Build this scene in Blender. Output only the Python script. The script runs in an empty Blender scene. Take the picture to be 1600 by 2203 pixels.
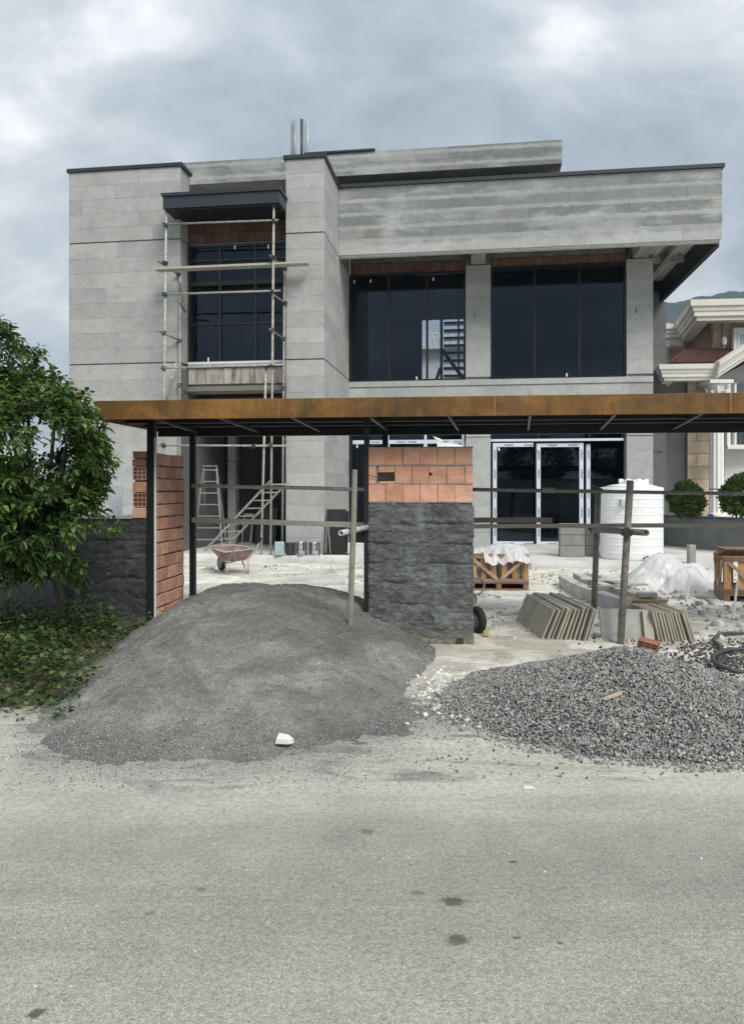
import bpy, math, random
import numpy as np
from mathutils import Vector, Matrix, noise as mnoise
random.seed(7); rng = np.random.default_rng(7)
R = math.radians
scn = bpy.context.scene
COL = scn.collection

# ------------------------------------------------------------------ camera
EYE, HOR, F = 1.65, 1048.0, 1600.0
cam_d = bpy.data.cameras.new('camera'); cam = bpy.data.objects.new('camera', cam_d); COL.objects.link(cam)
cam.location = (0, 0, EYE); cam.rotation_euler = (R(90), 0, 0)
cam_d.sensor_fit = 'HORIZONTAL'; cam_d.sensor_width = 36; cam_d.lens = 36
cam_d.shift_y = -(1101.5 - HOR) / 1600.0
cam_d.clip_start = 0.05; cam_d.clip_end = 6000
scn.camera = cam

# ------------------------------------------------------------------ world, sun, exposure
SUN_EL, SUN_AZ = R(46), R(152)          # azimuth from +Y clockwise: the veiled sun stands behind and to the right of the viewer
w = bpy.data.worlds.new('World'); scn.world = w; w.use_nodes = True
wn = w.node_tree; wn.nodes.clear()
def W(t, **k):
    n = wn.nodes.new(t)
    for a, b in k.items(): setattr(n, a, b)
    return n
def wmath(op, a, b=None):
    n = W('ShaderNodeMath', operation=op)
    for i, x in enumerate((a, b)):
        if x is None: continue
        if hasattr(x, 'is_output'): wn.links.new(x, n.inputs[i])
        else: n.inputs[i].default_value = x
    return n.outputs[0]
wo = W('ShaderNodeOutputWorld'); bg = W('ShaderNodeBackground')
sky = W('ShaderNodeTexSky'); sky.sky_type = 'NISHITA'; sky.sun_disc = False
sky.sun_elevation = SUN_EL; sky.sun_rotation = SUN_AZ
tc = W('ShaderNodeTexCoord'); sx = W('ShaderNodeSeparateXYZ'); wn.links.new(tc.outputs['Generated'], sx.inputs[0])
zc = wmath('MAXIMUM', sx.outputs[2], 0.0)
zz = wmath('ADD', zc, 0.50)
cx = W('ShaderNodeCombineXYZ')
wn.links.new(wmath('DIVIDE', sx.outputs[0], zz), cx.inputs[0]); wn.links.new(wmath('DIVIDE', sx.outputs[1], zz), cx.inputs[1])
def wnoise(scale, det, rough, dist, off):
    mp = W('ShaderNodeMapping'); mp.inputs['Location'].default_value = off
    mp.inputs['Scale'].default_value = (1.0, 1.35, 1.0)
    wn.links.new(cx.outputs[0], mp.inputs[0])
    n = W('ShaderNodeTexNoise'); n.inputs['Scale'].default_value = scale; n.inputs['Detail'].default_value = det
    n.inputs['Roughness'].default_value = rough; n.inputs['Distortion'].default_value = dist
    wn.links.new(mp.outputs[0], n.inputs['Vector']); return n.outputs[0]
n1 = wnoise(2.3, 8, 0.52, 0.30, (5.5, 8.8, 0)); n2 = wnoise(5.2, 8, 0.60, 0.5, (0.4, 5.2, 0))
cl = wmath('ADD', wmath('MULTIPLY', n1, 0.64), wmath('MULTIPLY', n2, 0.36))
cr = W('ShaderNodeValToRGB'); wn.links.new(cl, cr.inputs[0])
els = cr.color_ramp.elements
els[0].position = 0.36; els[0].color = (0.52, 0.60, 0.69, 1)
els[1].position = 0.65; els[1].color = (1.50, 1.52, 1.53, 1)
e = els.new(0.46); e.color = (0.71, 0.79, 0.87, 1)
e = els.new(0.55); e.color = (0.99, 1.045, 1.09, 1)
grad = wmath('ADD', wmath('MULTIPLY', zc, 0.62), 0.76)        # an overcast sky is brighter overhead
cm = W('ShaderNodeMix', data_type='RGBA', blend_type='MULTIPLY'); cm.inputs[0].default_value = 1
wn.links.new(cr.outputs[0], cm.inputs[6]); wn.links.new(grad, cm.inputs[7])
sk = W('ShaderNodeMix', data_type='RGBA', blend_type='MULTIPLY'); sk.inputs[0].default_value = 1
wn.links.new(sky.outputs[0], sk.inputs[6]); sk.inputs[7].default_value = (0.10, 0.10, 0.10, 1)
mx = W('ShaderNodeMix', data_type='RGBA'); mx.inputs[0].default_value = 0.90
wn.links.new(sk.outputs[2], mx.inputs[6]); wn.links.new(cm.outputs[2], mx.inputs[7])
wn.links.new(mx.outputs[2], bg.inputs[0]); bg.inputs[1].default_value = 0.385
wn.links.new(bg.outputs[0], wo.inputs[0])

sl = bpy.data.lights.new('sun', 'SUN'); so = bpy.data.objects.new('sun', sl); COL.objects.link(so)
sl.energy = 1.5; sl.angle = R(26); sl.color = (1.0, 0.955, 0.875)
dirv = Vector((math.sin(SUN_AZ) * math.cos(SUN_EL), math.cos(SUN_AZ) * math.cos(SUN_EL), math.sin(SUN_EL)))
so.rotation_euler = dirv.to_track_quat('Z', 'Y').to_euler()
vs = scn.view_settings; vs.view_transform = 'Standard'; vs.look = 'None'; vs.gamma = 1.0; vs.use_curve_mapping = False
vs.exposure = 1.06
scn.cycles.use_denoising = True
scn.cycles.max_bounces = 6; scn.cycles.transparent_max_bounces = 12

# ------------------------------------------------------------------ helpers: places
def at(x, y, d): return Vector(((x - 800) / F * d, d, EYE - (y - HOR) / F * d))
HA = R(7.8); HX, HY = (697 - 800) / F * 16.5, 16.5
def hp(x, y, v):                                 # a point on the house plane v metres behind its front
    t = (x - 800) / F; sa, ca = math.sin(HA), math.cos(HA)
    d = (v + HX * sa + HY * ca) / (t * sa + ca); X = t * d
    return ((X - HX) * ca - (d - HY) * sa, v, EYE - (y - HOR) / F * d)
CA = R(6.1)
def cp(x, v):                                    # u on the gate canopy plane v metres behind its fascia
    t = (x - 800) / F; sa, ca = math.sin(CA), math.cos(CA)
    d = (v + 7.4 * ca) / (t * sa + ca); return (t * d) * ca - (d - 7.4) * sa

# ------------------------------------------------------------------ helpers: meshes
class MB:
    def __init__(s): s.v = []; s.f = []
    def add(s, vs, fs):
        o = len(s.v); s.v += [tuple(p) for p in vs]; s.f += [tuple(i + o for i in f) for f in fs]; return s
    def box(s, x0, x1, y0, y1, z0, z1):
        return s.add([(x0,y0,z0),(x1,y0,z0),(x1,y1,z0),(x0,y1,z0),(x0,y0,z1),(x1,y0,z1),(x1,y1,z1),(x0,y1,z1)],
                     [(0,3,2,1),(4,5,6,7),(0,1,5,4),(1,2,6,5),(2,3,7,6),(3,0,4,7)])
    def slab(s, p, ex, ey, ez, b=0.004):         # a box whose front face (spanned by ex, ey) has eased edges; ez points to its back
        p, ex, ey, ez = Vector(p), Vector(ex), Vector(ey), Vector(ez)
        b = min(b, ex.length * .3, ey.length * .3, ez.length * .5)
        a, c, n = ex.normalized() * b, ey.normalized() * b, ez.normalized() * b
        fr = [p + a + c, p + ex - a + c, p + ex + ey - a - c, p + ey + a - c]
        rg = [p + n, p + ex + n, p + ex + ey + n, p + ey + n]
        bk = [p + ez, p + ex + ez, p + ex + ey + ez, p + ey + ez]
        fs = [(0,1,2,3), (8,11,10,9)]
        for i in range(4):
            j = (i + 1) % 4; fs += [(i, 4 + i, 4 + j, j), (4 + i, 8 + i, 8 + j, 4 + j)]
        if ex.cross(ey).dot(ez) > 0: fs = [tuple(reversed(f)) for f in fs]
        return s.add(fr + rg + bk, fs)
    def bar(s, p, q, wx, wz, up=(0,0,1), b=0.003):  # a beam from p to q, wx wide, wz high
        p, q = Vector(p), Vector(q); d = (q - p).normalized(); up = Vector(up)
        if abs(d.dot(up)) > .98: up = Vector((0,1,0))
        sd = d.cross(up).normalized(); u2 = sd.cross(d).normalized()
        return s.slab(p - sd * wx / 2 - u2 * wz / 2, sd * wx, u2 * wz, q - p, b)
    def tube(s, pts, r, n=8, caps=True, closed=False, r2=None):
        pts = [Vector(p) for p in pts]; m = len(pts); vs = []; fs = []; prev = None
        for i, p in enumerate(pts):
            a = pts[(i - 1) % m] if (i > 0 or closed) else p; c = pts[(i + 1) % m] if (i < m - 1 or closed) else p
            d = (c - a).normalized()
            if prev is None:
                h = Vector((0,0,1)) if abs(d.z) < .9 else Vector((1,0,0)); x = d.cross(h).normalized()
            else: x = (prev - d * prev.dot(d)).normalized()
            prev = x; y = d.cross(x)
            rr = r[i] if isinstance(r, (list, tuple)) else (r if r2 is None else r + (r2 - r) * i / (m - 1))
            for k in range(n):
                t = 2 * math.pi * k / n; vs.append(p + (x * math.cos(t) + y * math.sin(t)) * rr)
        for i in range(m if closed else m - 1):
            for k in range(n):
                a, b2 = i * n + k, i * n + (k + 1) % n; c, d2 = ((i + 1) % m) * n + (k + 1) % n, ((i + 1) % m) * n + k
                fs.append((a, b2, c, d2))
        if caps and not closed: fs += [tuple(range(n - 1, -1, -1)), tuple((m - 1) * n + k for k in range(n))]
        return s.add(vs, fs)
    def hollow_pipe(s, p, q, r, ri, n=12):
        p, q = Vector(p), Vector(q); d = (q - p).normalized(); h = Vector((0,0,1)) if abs(d.z) < .9 else Vector((1,0,0))
        x = d.cross(h).normalized(); y = d.cross(x); vs = []
        for c, rr in ((p, ri), (p, r), (q, r), (q, ri)):
            for k in range(n):
                t = 2 * math.pi * k / n; vs.append(c + (x * math.cos(t) + y * math.sin(t)) * rr)
        fs = []
        for i in range(4):
            for k in range(n):
                j = (i + 1) % 4; fs.append((i * n + k, i * n + (k + 1) % n, j * n + (k + 1) % n, j * n + k))
        return s.add(vs, fs)
    def lathe(s, prof, n=24, c=(0,0,0), caps=True):
        vs = []; fs = []; m = len(prof)
        for r, z in prof:
            for k in range(n):
                t = 2 * math.pi * k / n; vs.append((c[0] + r * math.cos(t), c[1] + r * math.sin(t), c[2] + z))
        for i in range(m - 1):
            for k in range(n): fs.append((i*n+k, i*n+(k+1)%n, (i+1)*n+(k+1)%n, (i+1)*n+k))
        if caps: fs += [tuple(range(n - 1, -1, -1)), tuple((m - 1) * n + k for k in range(n))]
        return s.add(vs, fs)
    def sweep(s, path, prof):                     # profile (out, up) swept along a level path, out = right of travel
        path = [Vector(p) for p in path]; m = len(prof); vs = []; fs = []
        for i, p in enumerate(path):
            ds = []
            if i > 0: ds.append((p - path[i-1]).normalized())
            if i < len(path) - 1: ds.append((path[i+1] - p).normalized())
            ns = [Vector((d.y, -d.x, 0)).normalized() for d in ds]
            nn = sum(ns, Vector()).normalized(); k = 1 / max(.35, nn.dot(ns[0]))
            for o, u in prof: vs.append(p + nn * o * k + Vector((0, 0, u)))
        for i in range(len(path) - 1):
            for k in range(m):
                a, b = i*m+k, i*m+(k+1)%m; fs.append((a, b, b + m, a + m))
        fs += [tuple(range(m - 1, -1, -1)), tuple((len(path) - 1) * m + k for k in range(m))]
        return s.add(vs, fs)
    def build(s, name, mat, parent=None, smooth=False):
        me = bpy.data.meshes.new(name); me.from_pydata(s.v, [], s.f)
        return link(name, me, mat, parent, smooth)
def link(name, me, mat, parent=None, smooth=False):
    me.materials.append(mat)
    if smooth: me.polygons.foreach_set('use_smooth', [True] * len(me.polygons))
    me.update(); o = bpy.data.objects.new(name, me); COL.objects.link(o)
    if parent is not None: o.parent = parent
    return o
def fastmesh(name, V, T, nper, mat, parent=None, smooth=False, tint=None):
    """V (n,3), T (m,k) polygons of k corners"""
    me = bpy.data.meshes.new(name); n, m = len(V), len(T); k = T.shape[1]
    me.vertices.add(n); me.vertices.foreach_set('co', np.asarray(V, np.float32).ravel())
    me.loops.add(m * k); me.loops.foreach_set('vertex_index', T.astype(np.int32).ravel())
    me.polygons.add(m); me.polygons.foreach_set('loop_start', np.arange(0, m * k, k, dtype=np.int32))
    if tint is not None:
        a = me.color_attributes.new('tint', 'FLOAT_COLOR', 'POINT'); c = np.ones((n, 4), np.float32); c[:, :3] = tint[:, None] if tint.ndim == 1 else tint
        a.data.foreach_set('color', c.ravel())
    me.update(calc_edges=True); me.validate()
    return link(name, me, mat, parent, smooth)
def grid_mesh(name, xs, ys, zf, mat, parent=None, smooth=True):
    nx, ny = len(xs), len(ys); V = np.zeros((ny, nx, 3)); 
    for j, y in enumerate(ys):
        for i, x in enumerate(xs): V[j, i] = (x, y, zf(x, y))
    idx = np.arange(nx * ny).reshape(ny, nx)
    T = np.stack([idx[:-1, :-1], idx[:-1, 1:], idx[1:, 1:], idx[1:, :-1]], -1).reshape(-1, 4)
    return fastmesh(name, V.reshape(-1, 3), T, 4, mat, parent, smooth)
def thing(name, label, cat, loc=(0,0,0), rotz=0, group=None):
    o = bpy.data.objects.new(name, None); COL.objects.link(o); o.location = loc; o.rotation_euler = (0, 0, rotz)
    o.empty_display_size = .2
    return tag(o, label, cat, group)
def tag(o, label, cat, group=None):
    o['label'] = label; o['category'] = cat; o['kind'] = 'thing'
    if group: o['group'] = group
    return o
def struct(o): o['kind'] = 'structure'; return o
def stuff(o): o['kind'] = 'stuff'; return o
def fbm(x, y, z=0.0, oct=4, h=1.0): return mnoise.fractal((x, y, z), h, 2.0, oct)
def rough_box(name, x0, x1, y0, y1, z0, z1, step, disp, mat, parent=None, back=False):
    """a box with its front (-y), sides and top cut into a fine skin and pushed in and out by disp(x, z, y)"""
    nx = max(2, round((x1-x0)/step)); nz = max(2, round((z1-z0)/step)); ny = max(2, round((y1-y0)/step))
    ring = [(x0, y1 - (y1-y0)*k/ny, -1, 0) for k in range(ny)] + [(x0 + (x1-x0)*k/nx, y0, 0, -1) for k in range(nx)] + \
           [(x1, y0 + (y1-y0)*k/ny, 1, 0) for k in range(ny)] + [(x1, y1, 0, 1)]
    V = []; m = len(ring)
    for j in range(nz + 1):
        z = z0 + (z1-z0)*j/nz
        for x, y, a, b in ring:
            e = disp(x, z, y); V.append((x + a*e, y + b*e, z))
    idx = np.arange((nz+1)*m).reshape(nz+1, m)
    T = np.stack([idx[:-1,:-1], idx[:-1,1:], idx[1:,1:], idx[1:,:-1]], -1).reshape(-1,4)
    V += [((x0+x1)/2, (y0+y1)/2, z1)]
    o = MB(); o.v = [tuple(p) for p in V]; o.f = [tuple(t) for t in T.tolist()]
    top = idx[-1].tolist(); o.f.append(tuple(top)); o.f.append(tuple([top[-1], top[0], idx[0][0], idx[0][-1]]))
    o.f = [tuple(int(i) for i in f) for f in o.f]
    return o.build(name, mat, parent, True)
ICO_V = None
def ico():
    t = (1 + 5 ** .5) / 2
    v = np.array([(-1,t,0),(1,t,0),(-1,-t,0),(1,-t,0),(0,-1,t),(0,1,t),(0,-1,-t),(0,1,-t),(t,0,-1),(t,0,1),(-t,0,-1),(-t,0,1)], float)
    v /= np.linalg.norm(v[0])
    f = np.array([(0,11,5),(0,5,1),(0,1,7),(0,7,10),(0,10,11),(1,5,9),(5,11,4),(11,10,2),(10,7,6),(7,1,8),(3,9,4),(3,4,2),(3,2,6),(3,6,8),(3,8,9),(4,9,5),(2,4,11),(6,2,10),(8,6,7),(9,8,1)])
    return v, f
def pebbles(name, P, size, mat, parent=None, flat=.62, tint=None):
    """angular stones at P (n,3) with radius size (n,)"""
    v, f = ico(); n = len(P)
    jit = 1 + rng.uniform(-.28, .28, (n, 12, 1)); S = v[None] * jit
    S = S * np.stack([rng.uniform(.8, 1.35, n), rng.uniform(.6, 1.0, n), rng.uniform(.45, .85, n)], -1)[:, None, :]
    q = rng.normal(size=(n, 4)); q /= np.linalg.norm(q, axis=1)[:, None]; a, b, c, d = q.T
    Rm = np.stack([np.stack([1-2*(c*c+d*d), 2*(b*c-a*d), 2*(b*d+a*c)], -1), np.stack([2*(b*c+a*d), 1-2*(b*b+d*d), 2*(c*d-a*b)], -1), np.stack([2*(b*d-a*c), 2*(c*d+a*b), 1-2*(b*b+c*c)], -1)], 1)
    V = np.einsum('nij,nkj->nki', Rm, S) * np.asarray(size)[:, None, None] + np.asarray(P)[:, None, :]
    T = (f[None] + (np.arange(n) * 12)[:, None, None]).reshape(-1, 3)
    tt = rng.uniform(0, 1, n) if tint is None else tint
    return fastmesh(name, V.reshape(-1, 3), T, 3, mat, parent, False, np.repeat(tt, 12))
def leaves(name, P, D, L, Wd, mat, parent=None, droop=.25, fold=.25, smooth=False, tint=None):
    """folded leaves: base points P, directions D, length L, width Wd, all numpy"""
    n = len(P); D = D / np.linalg.norm(D, axis=1)[:, None]
    up = np.tile(np.array([0, 0, 1.0]), (n, 1)) + rng.normal(scale=.35, size=(n, 3))
    S = np.cross(D, up); S /= np.linalg.norm(S, axis=1)[:, None] + 1e-9; N = np.cross(S, D)
    def pt(a, s, lift): return P + D * (L * a)[:, None] + S * (Wd * s)[:, None] + N * ((lift) * L)[:, None] - np.array([0,0,1.0]) * (droop * L * a * a)[:, None]
    one = np.ones(n)
    pts = [pt(0*one, 0*one, 0*one), pt(.38*one, 0*one, -.02*one), pt(.74*one, 0*one, -.02*one), pt(one, 0*one, 0*one),
           pt(.32*one, -.5*one, fold*.35*one), pt(.32*one, .5*one, fold*.35*one), pt(.70*one, -.40*one, fold*.28*one), pt(.70*one, .40*one, fold*.28*one)]
    V = np.stack(pts, 1)
    f = np.array([(0,5,1),(0,1,4),(1,5,7),(1,7,2),(1,2,6),(1,6,4),(2,7,3),(2,3,6)])
    T = (f[None] + (np.arange(n) * 8)[:, None, None]).reshape(-1, 3)
    tt = rng.uniform(0, 1, n) if tint is None else tint
    return fastmesh(name, V.reshape(-1, 3), T, 3, mat, parent, smooth, np.repeat(tt, 8))

# ------------------------------------------------------------------ helpers: materials
class NT:
    def __init__(s, name):
        s.m = bpy.data.materials.new(name); s.m.use_nodes = True; s.t = s.m.node_tree; s.t.nodes.clear()
        s.out = s.n('ShaderNodeOutputMaterial'); s.b = s.n('ShaderNodeBsdfPrincipled'); s.l(s.b.outputs[0], s.out.inputs[0])
        s.g = s.n('ShaderNodeNewGeometry'); s.pos = s.g.outputs['Position']
    def n(s, t, **k):
        x = s.t.nodes.new(t)
        for a, b in k.items(): setattr(x, a, b)
        return x
    def l(s, a, b): s.t.links.new(a, b)
    def put(s, sock, x):
        if hasattr(x, 'is_output'): s.l(x, sock)
        else: sock.default_value = (x if not (isinstance(x, tuple) and len(x) == 3 and sock.type == 'RGBA') else (*x, 1))
    def map(s, sc, off=(0,0,0), rot=(0,0,0), vec=None):
        m = s.n('ShaderNodeMapping'); s.l(vec or s.pos, m.inputs[0]); m.inputs['Scale'].default_value = sc
        m.inputs['Location'].default_value = off; m.inputs['Rotation'].default_value = rot; return m.outputs[0]
    def noise(s, sc, det=4, rough=.55, dist=0, vec=None):
        x = s.n('ShaderNodeTexNoise'); s.l(vec or s.pos, x.inputs['Vector']); x.inputs['Scale'].default_value = sc
        x.inputs['Detail'].default_value = det; x.inputs['Roughness'].default_value = rough; x.inputs['Distortion'].default_value = dist
        return x.outputs[0]
    def voro(s, sc, vec=None, feat='F1', out='Distance', rnd=1):
        x = s.n('ShaderNodeTexVoronoi'); x.feature = feat; s.l(vec or s.pos, x.inputs['Vector']); x.inputs['Scale'].default_value = sc
        x.inputs['Randomness'].default_value = rnd; return x.outputs[out]
    def math(s, op, a, b=0.0, c=None, clamp=False):
        x = s.n('ShaderNodeMath', operation=op, use_clamp=clamp); s.put(x.inputs[0], a); s.put(x.inputs[1], b)
        if c is not None: s.put(x.inputs[2], c)
        return x.outputs[0]
    def ramp(s, fac, stops, interp='LINEAR'):
        x = s.n('ShaderNodeValToRGB'); s.l(fac, x.inputs[0]); x.color_ramp.interpolation = interp; e = x.color_ramp.elements
        while len(e) < len(stops): e.new(.5)
        for i, (p, c) in enumerate(stops):
            e[i].position = p; e[i].color = (*c, 1) if isinstance(c, tuple) else (c, c, c, 1)
        return x.outputs[0]
    def mix(s, fac, a, b, mode='MIX'):
        x = s.n('ShaderNodeMix', data_type='RGBA', blend_type=mode); s.put(x.inputs[0], fac); s.put(x.inputs[6], a); s.put(x.inputs[7], b); return x.outputs[2]
    def attr(s, name): 
        x = s.n('ShaderNodeAttribute', attribute_name=name); return x.outputs['Fac']
    def rand(s): return s.n('ShaderNodeObjectInfo').outputs['Random']
    def sep(s, vec=None):
        x = s.n('ShaderNodeSeparateXYZ'); s.l(vec or s.pos, x.inputs[0]); return x.outputs
    def bump(s, h, st=.5, dist=.01, prev=None):
        x = s.n('ShaderNodeBump'); x.inputs['Strength'].default_value = st; x.inputs['Distance'].default_value = dist; s.l(h, x.inputs['Height'])
        if prev is not None: s.l(prev, x.inputs['Normal'])
        return x.outputs[0]
    def done(s, col, rough=.85, bump=None, metal=0, spec=.5):
        s.put(s.b.inputs['Base Color'], col); s.put(s.b.inputs['Roughness'], rough); s.put(s.b.inputs['Metallic'], metal)
        s.b.inputs['Specular IOR Level'].default_value = spec
        if bump is not None: s.l(bump, s.b.inputs['Normal'])
        return s.m
def scl(c, k): return tuple(x * k for x in c)
def simple(name, c, rough=.8, var=.25, sc=3.0, bs=.3, bsc=60, bd=.004, rnd=.12, metal=0, spec=.5, vec_scale=None):
    t = NT(name); v = t.map(vec_scale) if vec_scale else None
    n = t.noise(sc, 5, .6, .2, v); col = t.ramp(n, [(.28, scl(c, 1 - var)), (.5, c), (.74, scl(c, 1 + var * .8))])
    f = t.noise(bsc, 3, .6, 0, v); col = t.mix(.5, col, t.ramp(f, [(.3, .72), (.7, 1.2)]), 'MULTIPLY') if var > 0 else col
    if rnd: col = t.mix(1, col, t.ramp(t.rand(), [(0, 1 - rnd), (1, 1 + rnd)]), 'MULTIPLY')
    return t.done(col, rough, t.bump(f, bs, bd), metal, spec)
def wood(name, c, rnd=.25, axis=(1, 1, 6)):
    t = NT(name); v = t.map(axis); n = t.noise(9, 5, .6, .6, v); g = t.noise(60, 3, .6, 0, v)
    col = t.ramp(n, [(.25, scl(c, .6)), (.5, c), (.75, scl(c, 1.3))]); col = t.mix(.45, col, t.ramp(g, [(.3, .6), (.7, 1.2)]), 'MULTIPLY')
    col = t.mix(1, col, t.ramp(t.rand(), [(0, 1 - rnd), (1, 1 + rnd)]), 'MULTIPLY')
    return t.done(col, .8, t.bump(g, .35, .003), 0, .3)

# ------------------------------------------------------------------ materials
def m_stone(name, base, blot, dark):
    """honed grey stone: cloudy tone, fine speckle, faint stains with a shape of their own"""
    t = NT(name); big = t.noise(.9, 5, .6, .5); mid = t.noise(5, 5, .65, .2); sp = t.noise(85, 2, .7); pit = t.noise(34, 4, .7)
    col = t.ramp(big, [(.3, scl(base, 1 - blot)), (.5, base), (.7, scl(base, 1 + blot * .6))])
    col = t.mix(.6, col, t.ramp(mid, [(.3, .80), (.6, 1.08)]), 'MULTIPLY')
    col = t.mix(.8, col, t.ramp(sp, [(.32, .66), (.5, 1.0), (.72, 1.28)]), 'MULTIPLY')
    col = t.mix(.7, col, t.ramp(pit, [(.33, .62), (.42, 1.0)]), 'MULTIPLY')
    if dark:
        st = t.noise(1.7, 6, .60, .2, t.map((.42, .42, 1.2)))
        z = t.sep()[2]; zz = t.math('ADD', z, t.math('MULTIPLY', t.noise(3.0, 4, .6), .5))
        keep = t.ramp(t.math('SUBTRACT', zz, 7.75), [(.0, 0.0), (.22, 1.0)])        # the lowest course was laid later and is dry
        wet = t.math('MULTIPLY', t.ramp(st, [(.29, 0.0), (.50, 1.0)]), keep)
        fr_ = t.math('FRACT', t.math('DIVIDE', t.math('SUBTRACT', t.math('ADD', z, t.math('MULTIPLY', t.math('SUBTRACT', t.noise(7, 4, .6), .5), .10)), 7.335), .327))
        bloom = t.ramp(t.math('ABSOLUTE', t.math('SUBTRACT', fr_, .5)), [(.30, 1.0), (.46, .25)])      # pale salts along the bed joints
        wet = t.math('MULTIPLY', wet, bloom)
        rr = t.ramp(t.rand(), [(.0, .5), (.4, .95), (1, 1.0)])
        col = t.mix(t.math('MULTIPLY', wet, rr), col, t.mix(1, col, (.44, .465, .48), 'MULTIPLY'))
        warm = t.ramp(t.noise(.8, 3, .5, .3), [(.60, 0.0), (.72, .55)])
        col = t.mix(warm, col, t.mix(1, col, (1.15, 1.02, .90), 'MULTIPLY'))
    col = t.mix(1, col, t.ramp(t.rand(), [(0, .89), (1, 1.08)]), 'MULTIPLY')
    b = t.bump(pit, .35, .006); b = t.bump(sp, .3, .003, b)
    return t.done(col, .82, b, 0, .35)
MSTONE = m_stone('grey_stone', (.425, .436, .422), .12, False)
MSTONE_R = m_stone('grey_stone_stained', (.455, .467, .458), .12, True)
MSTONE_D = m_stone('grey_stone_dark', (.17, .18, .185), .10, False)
MJOINT = simple('stone_joint', (.19, .195, .19), .9, .2); MJOINT_L = simple('pale_joint', (.52, .52, .50), .9, .2)
MBEDDING = simple('mortar_bed', (.30, .295, .28), .95, .25, 6, .6, 40, .008)
MCAP = simple('dark_cap_metal', (.028, .033, .040), .42, .15, 2, .05, rnd=0)
MCLAD = simple('dark_canopy_sheet', (.030, .038, .050), .38, .2, 1.5, .05, rnd=0)
MBLACK = simple('black_steel', (.012, .0125, .014), .5, .3, 5, .1, rnd=0)
MFRAME = simple('window_frame_black', (.010, .011, .013), .35, .2, 5, .05, rnd=0)
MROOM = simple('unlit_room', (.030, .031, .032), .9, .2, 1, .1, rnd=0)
MCONC = simple('raw_concrete', (.33, .325, .305), .9, .35, 2.2, .5, 30, .008)
MTERR = simple('terrace_concrete', (.56, .555, .53), .88, .28, 1.6, .4, 26, .008)
MDECK = simple('deck_steel', (.74, .74, .71), .5, .15, 2, .1, rnd=0)
MPIPE = simple('scaffold_pipe', (.40, .37, .33), .62, .5, 14, .4, 60, .003, .25)
MPIPE_D = simple('dark_pipe', (.21, .19, .165), .6, .5, 16, .4, 60, .003, .2)
MPALEP = simple('pale_pipe', (.56, .55, .51), .6, .35, 14, .3, 60, .003, .05)
MCOUP = simple('coupler_steel', (.045, .042, .040), .6, .4, 30, .3)
MPLANK = wood('scaffold_board', (.44, .42, .36), .1, (1, 3, 9))
MRAIL = wood('weathered_rail', (.62, .60, .53), .2, (.6, 3, 9))
MRAIL_D = wood('weathered_rail_dark', (.20, .185, .16), .2, (.6, 3, 9))
MSTAKE = wood('stake_wood', (.27, .255, .225), .1, (8, 8, .7))
MCRATE = wood('crate_wood', (.46, .265, .125), .45, (7, 7, .8))
MBRACE = wood('crate_brace', (.42, .32, .24), .2, (2, 5, 3))
MCRATE_D = wood('crate_wood_dark', (.26, .165, .115), .25, (1.2, 5, 6))
MTRUNK = simple('bark', (.16, .145, .115), .9, .35, 10, .7, 40, .01)
MTIN = simple('tin', (.62, .64, .65), .28, .2, 5, .05, metal=.9)
MTIN_D = simple('tarred_tin', (.035, .035, .036), .35, .5, 8, .1)
MTIN_B = simple('pale_blue_tin', (.40, .50, .52), .4, .2, 8, .1)
MALU = simple('ladder_metal', (.30, .30, .295), .5, .3, 8, .1, rnd=.1)
MWHITE = simple('white_render', (.82, .81, .78), .8, .08, 1.5, .1, 50, rnd=0)
MCREAM = simple('cream_moulding', (.84, .81, .74), .75, .08, 1.5, .1, 50, rnd=0)
MGREYR = simple('grey_render', (.56, .56, .55), .9, .12, 1.5, .2, 40, rnd=0)
MBEIGE = simple('beige_stone', (.62, .50, .38), .85, .22, 2.2, .3, 24, .006, .12)
MTILE = simple('dark_red_roof', (.075, .026, .024), .55, .3, 4, .2, rnd=.15)
MTANK = simple('white_plastic_tank', (.88, .89, .89), .38, .05, 1.5, .05, 30, rnd=0)
MHOSE = simple('rubber_hose', (.055, .06, .062), .5, .4, 20, .1, rnd=0)
MTYRE = simple('tyre_rubber', (.018, .018, .017), .75, .3, 20, .3, rnd=0)
MSHARD = simple('white_stone_shard', (.74, .73, .70), .8, .1, 12, .2)
MBARROW = simple('barrow_red', (.23, .145, .132), .6, .6, 9, .2, rnd=0)
MPLANTER = m_stone('planter_stone', (.20, .205, .205), .10, False)
MPANEL = simple('black_board', (.014, .014, .015), .4, .3, 3, .05, rnd=0)
MBLUEB = simple('pale_blue_board', (.42, .47, .53), .6, .1, 3, .05, rnd=0)
MYEL = simple('yellow_stone', (.44, .36, .21), .85, .35, 5, .4, 40, .006, .25)
MKERB = simple('kerb_stone', (.50, .49, .46), .88, .3, 4, .5, 34, .008, .1)
MWHITEP = simple('white_plastic_strip', (.78, .79, .80), .45, .08, 6, .05, rnd=0)
MROD = simple('galvanised_rod', (.42, .44, .46), .45, .2, 5, .05, metal=.3, rnd=.35)
def m_tape():
    t = NT('printed_protective_tape'); return t.done((.66, .72, .80), .4, None, 0, .5)
MTAPE = m_tape(); MINK = NT('tape_ink').done((.02, .02, .03), .5)
MSTICK = NT('white_sticker').done((.85, .86, .88), .5)
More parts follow.
